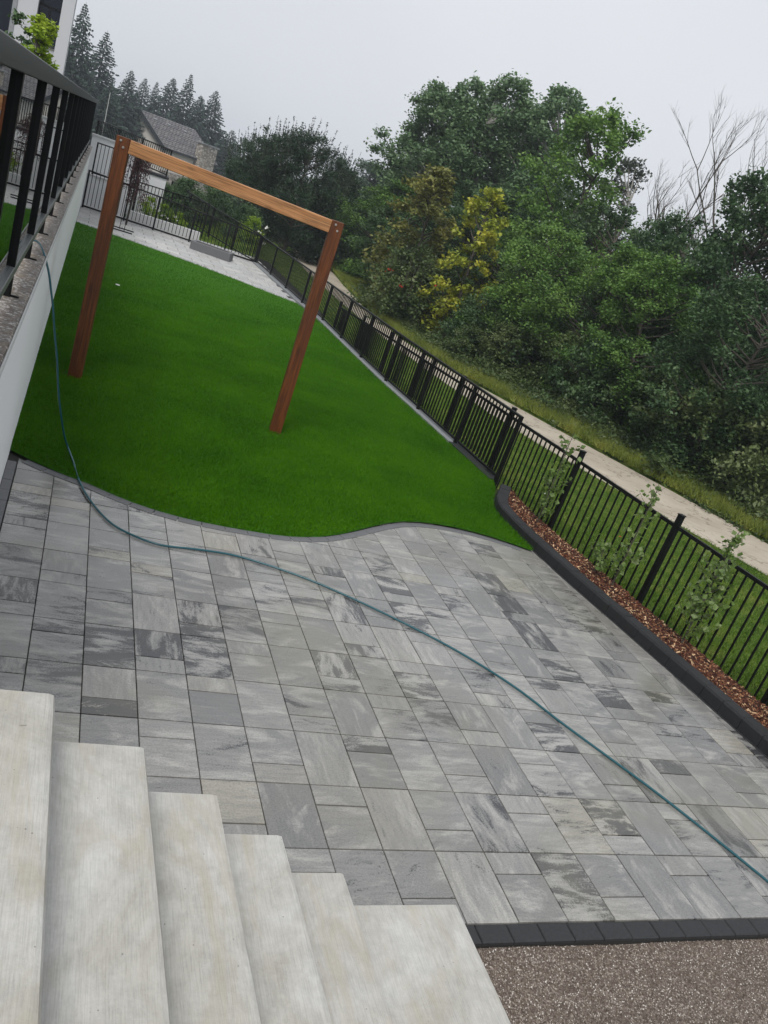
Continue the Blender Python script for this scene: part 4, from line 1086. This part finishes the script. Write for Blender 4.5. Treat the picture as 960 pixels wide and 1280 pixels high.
# weeping red tree with its black stand
wt = thing('weeping_tree', 'dark red weeping tree behind the left timber post', 'tree', (1.08, 26.6, 0))
mb = MB(); mb.tube([(0, 0, 0), (.03, 0, .9), (.0, 0, 1.7), (.08, 0, 2.05)], [.035, .03, .025, .012], 6)
rng = np.random.default_rng(5); Ps = []; sb = MB()
for k in range(64):
    a = rng.uniform(0, 6.28); r0 = rng.uniform(.05, .42); z0 = 2.1-.5*(r0/.42)**2*.5; L_ = rng.uniform(.5, 1.55)
    pts = [np.array([0, 0, 2.0]), np.array([math.cos(a)*r0*.7, math.sin(a)*r0*.7, z0+.06]), np.array([math.cos(a)*r0, math.sin(a)*r0, z0-.25]), np.array([math.cos(a)*r0*1.1, math.sin(a)*r0*1.1, z0-L_])]
    mb2 = sb.tube([Vector(p) for p in pts], [.008, .006, .004, .002], 3, False)
    m = int(L_*46); t = rng.uniform(0, 1, (m, 1)); Ps.append(pts[2]+(pts[3]-pts[2])*t+rng.normal(size=(m, 3))*.025+np.array([0, 0, .2])*(1-t))
mb.build('trunk', 'bark', wt, True); sb.build('branches', 'bark', wt)
quads('crown', leaves_at(rng, np.concatenate(Ps), .055), 'red_leaf', wt)
st = thing('metal_stand', 'thin black metal stand on two flat feet beside the turf edge', 'stand', (.93, 24.7, 0))
for dx in (-.06, .06): MB().tube([(dx, .25 if dx < 0 else 0, .02), (dx+.02, .25 if dx < 0 else 0, 1.5)], .010, 6).build('pole', 'black_metal', st)
for dy in (0, .55): MB().box(-.3+dy*.1, .28+dy*.1, dy-.03, dy+.03, .003, .03).build('foot_plate', 'black_metal', st)
# charcoal stone box
sbx = thing('stone_planter', 'low charcoal stone box on the pale pavers before the far railing', 'planter', (3.55, 25.7, 0), rz=-.32)
for nm, a in (('side_block', (-.6, .6, -.30, -.19)), ('side_block', (-.6, .6, .19, .30)), ('end_block', (-.6, -.49, -.188, .188)), ('end_block', (.49, .6, -.188, .188))):
    MB().box(*a, 0, .24, .008).build(nm, 'edge_stone', sbx)
MB().box(-.488, .488, -.188, .188, .0, .13).build('soil', 'soil', sbx)
# scrap of paper on the turf
tag(MB().prism([(.70, 16.2), (.77, 16.17), (.78, 16.22), (.72, 16.25)], .045, .055).build('paper_scrap', 'paper'), 'tiny white paper scrap lying on the turf near the wall', 'litter')
# distant fence by the far lawn
fence('distant_fence', 'short distant dark fence seen past the right timber post', [(11.9, 49.5), (13.6, 50.5), (15.3, 51.5), (17.0, 52.5)], [gz(12, 49.5), gz(13.6, 50.5), gz(15.3, 51.5), gz(17, 52.5)], 1.0, .05, .09, .03, [(None, .05, .06), (.5, .05, .06)], .6, low=.0)

# ------------------------------------------------------------------ saplings in the mulch
def sapling(seed, h, label, x, y, z, dens=1.0, width=.11):
    rng = np.random.default_rng(seed); t = thing('sapling', label, 'sapling', (x, y, z), 'young columnar saplings in the mulch')
    sb = MB(); Ps = []; lean = np.array([rng.uniform(-.04, .04), rng.uniform(-.04, .04), 0])
    sb.tube([Vector((0, 0, -.03)), Vector(tuple(lean*.5))+Vector((0, 0, h*.5)), Vector(tuple(lean))+Vector((0, 0, h))], [.009, .006, .003], 5)
    for k in range(int(40*dens)):
        f = rng.uniform(.06, .95); a = rng.uniform(0, 6.28); l = rng.uniform(.10, .30)*(1.2-.6*f)
        p0 = np.array([0, 0, h*f])+lean*f; d = np.array([math.cos(a)*.75, math.sin(a)*.75, .75]); p1 = p0+d*l
        sb.tube([Vector(p0), Vector(p1)], [.003, .0015], 3, False)
        m = 7; tt = rng.uniform(.2, 1.1, (m, 1)); Ps.append(p0+(p1-p0)*tt+rng.normal(size=(m, 3))*.022)
    sb.build('stem', 'bark', t); P = np.concatenate(Ps)
    quads('leaves', leaves_at(rng, P, .058, .2, .4, .85), 'sapling_leaf', t)
sapling(1, 1.22, 'thin sapling by the end of the kerb, farthest of three', 5.66, 8.0, .05, .8)
sapling(2, 1.20, 'middle sapling rising above the fence rail', 5.86, 6.2+.35, .06, .55)
sapling(3, 1.30, 'leafy sapling nearest the camera at the right edge', 5.98, 5.45, .05, 1.5)
sapling(5, .30, 'short sprout with one white bud beside the middle sapling', 5.72, 6.75, .07, .35)
sapling(6, .35, 'low sprout in the mulch at the lower right corner', 6.06, 4.15, .07, .5)
# white petals and a fallen leaf on the lawn
for i, (x, y, m_, l_) in enumerate([(6.25, 4.62, 'white_flower', 'white petal at the mulch edge near the right side'), (7.3, 7.9, 'white_flower', 'white petal on the lawn behind the middle sapling'), (7.6, 8.8, 'red_flower', 'orange fallen leaf on the lawn beyond the fence'), (6.7, 9.6, 'white_flower', 'white petal on the lawn by the first sapling')]):
    o = MB().add([(0, 0, 0), (.03, .012, .008), (.055, .0, .004), (.03, -.014, .01)], [(0, 1, 2, 3)]).build('petal' if m_ == 'white_flower' else 'fallen_leaf', m_)
    o.location = (x, y, gz(x, y)+.075); tag(o, l_, 'petal' if m_ == 'white_flower' else 'leaf')

# ------------------------------------------------------------------ haze
HZ = N('haze_air'); vp = HZ.n('VolumePrincipled'); vp.inputs['Color'].default_value = (.86, .92, 1.0, 1); vp.inputs['Density'].default_value = .0010; vp.inputs['Anisotropy'].default_value = .2
HZ.l(vp.outputs[0], HZ.o.inputs['Volume']); M['haze_air'] = HZ.m
hz = MB().box(-130, 330, -70, 430, -9, 16).build('haze', 'haze_air'); tag(hz, kind='stuff', label='thin pale mist over the whole yard and wood', cat='haze')
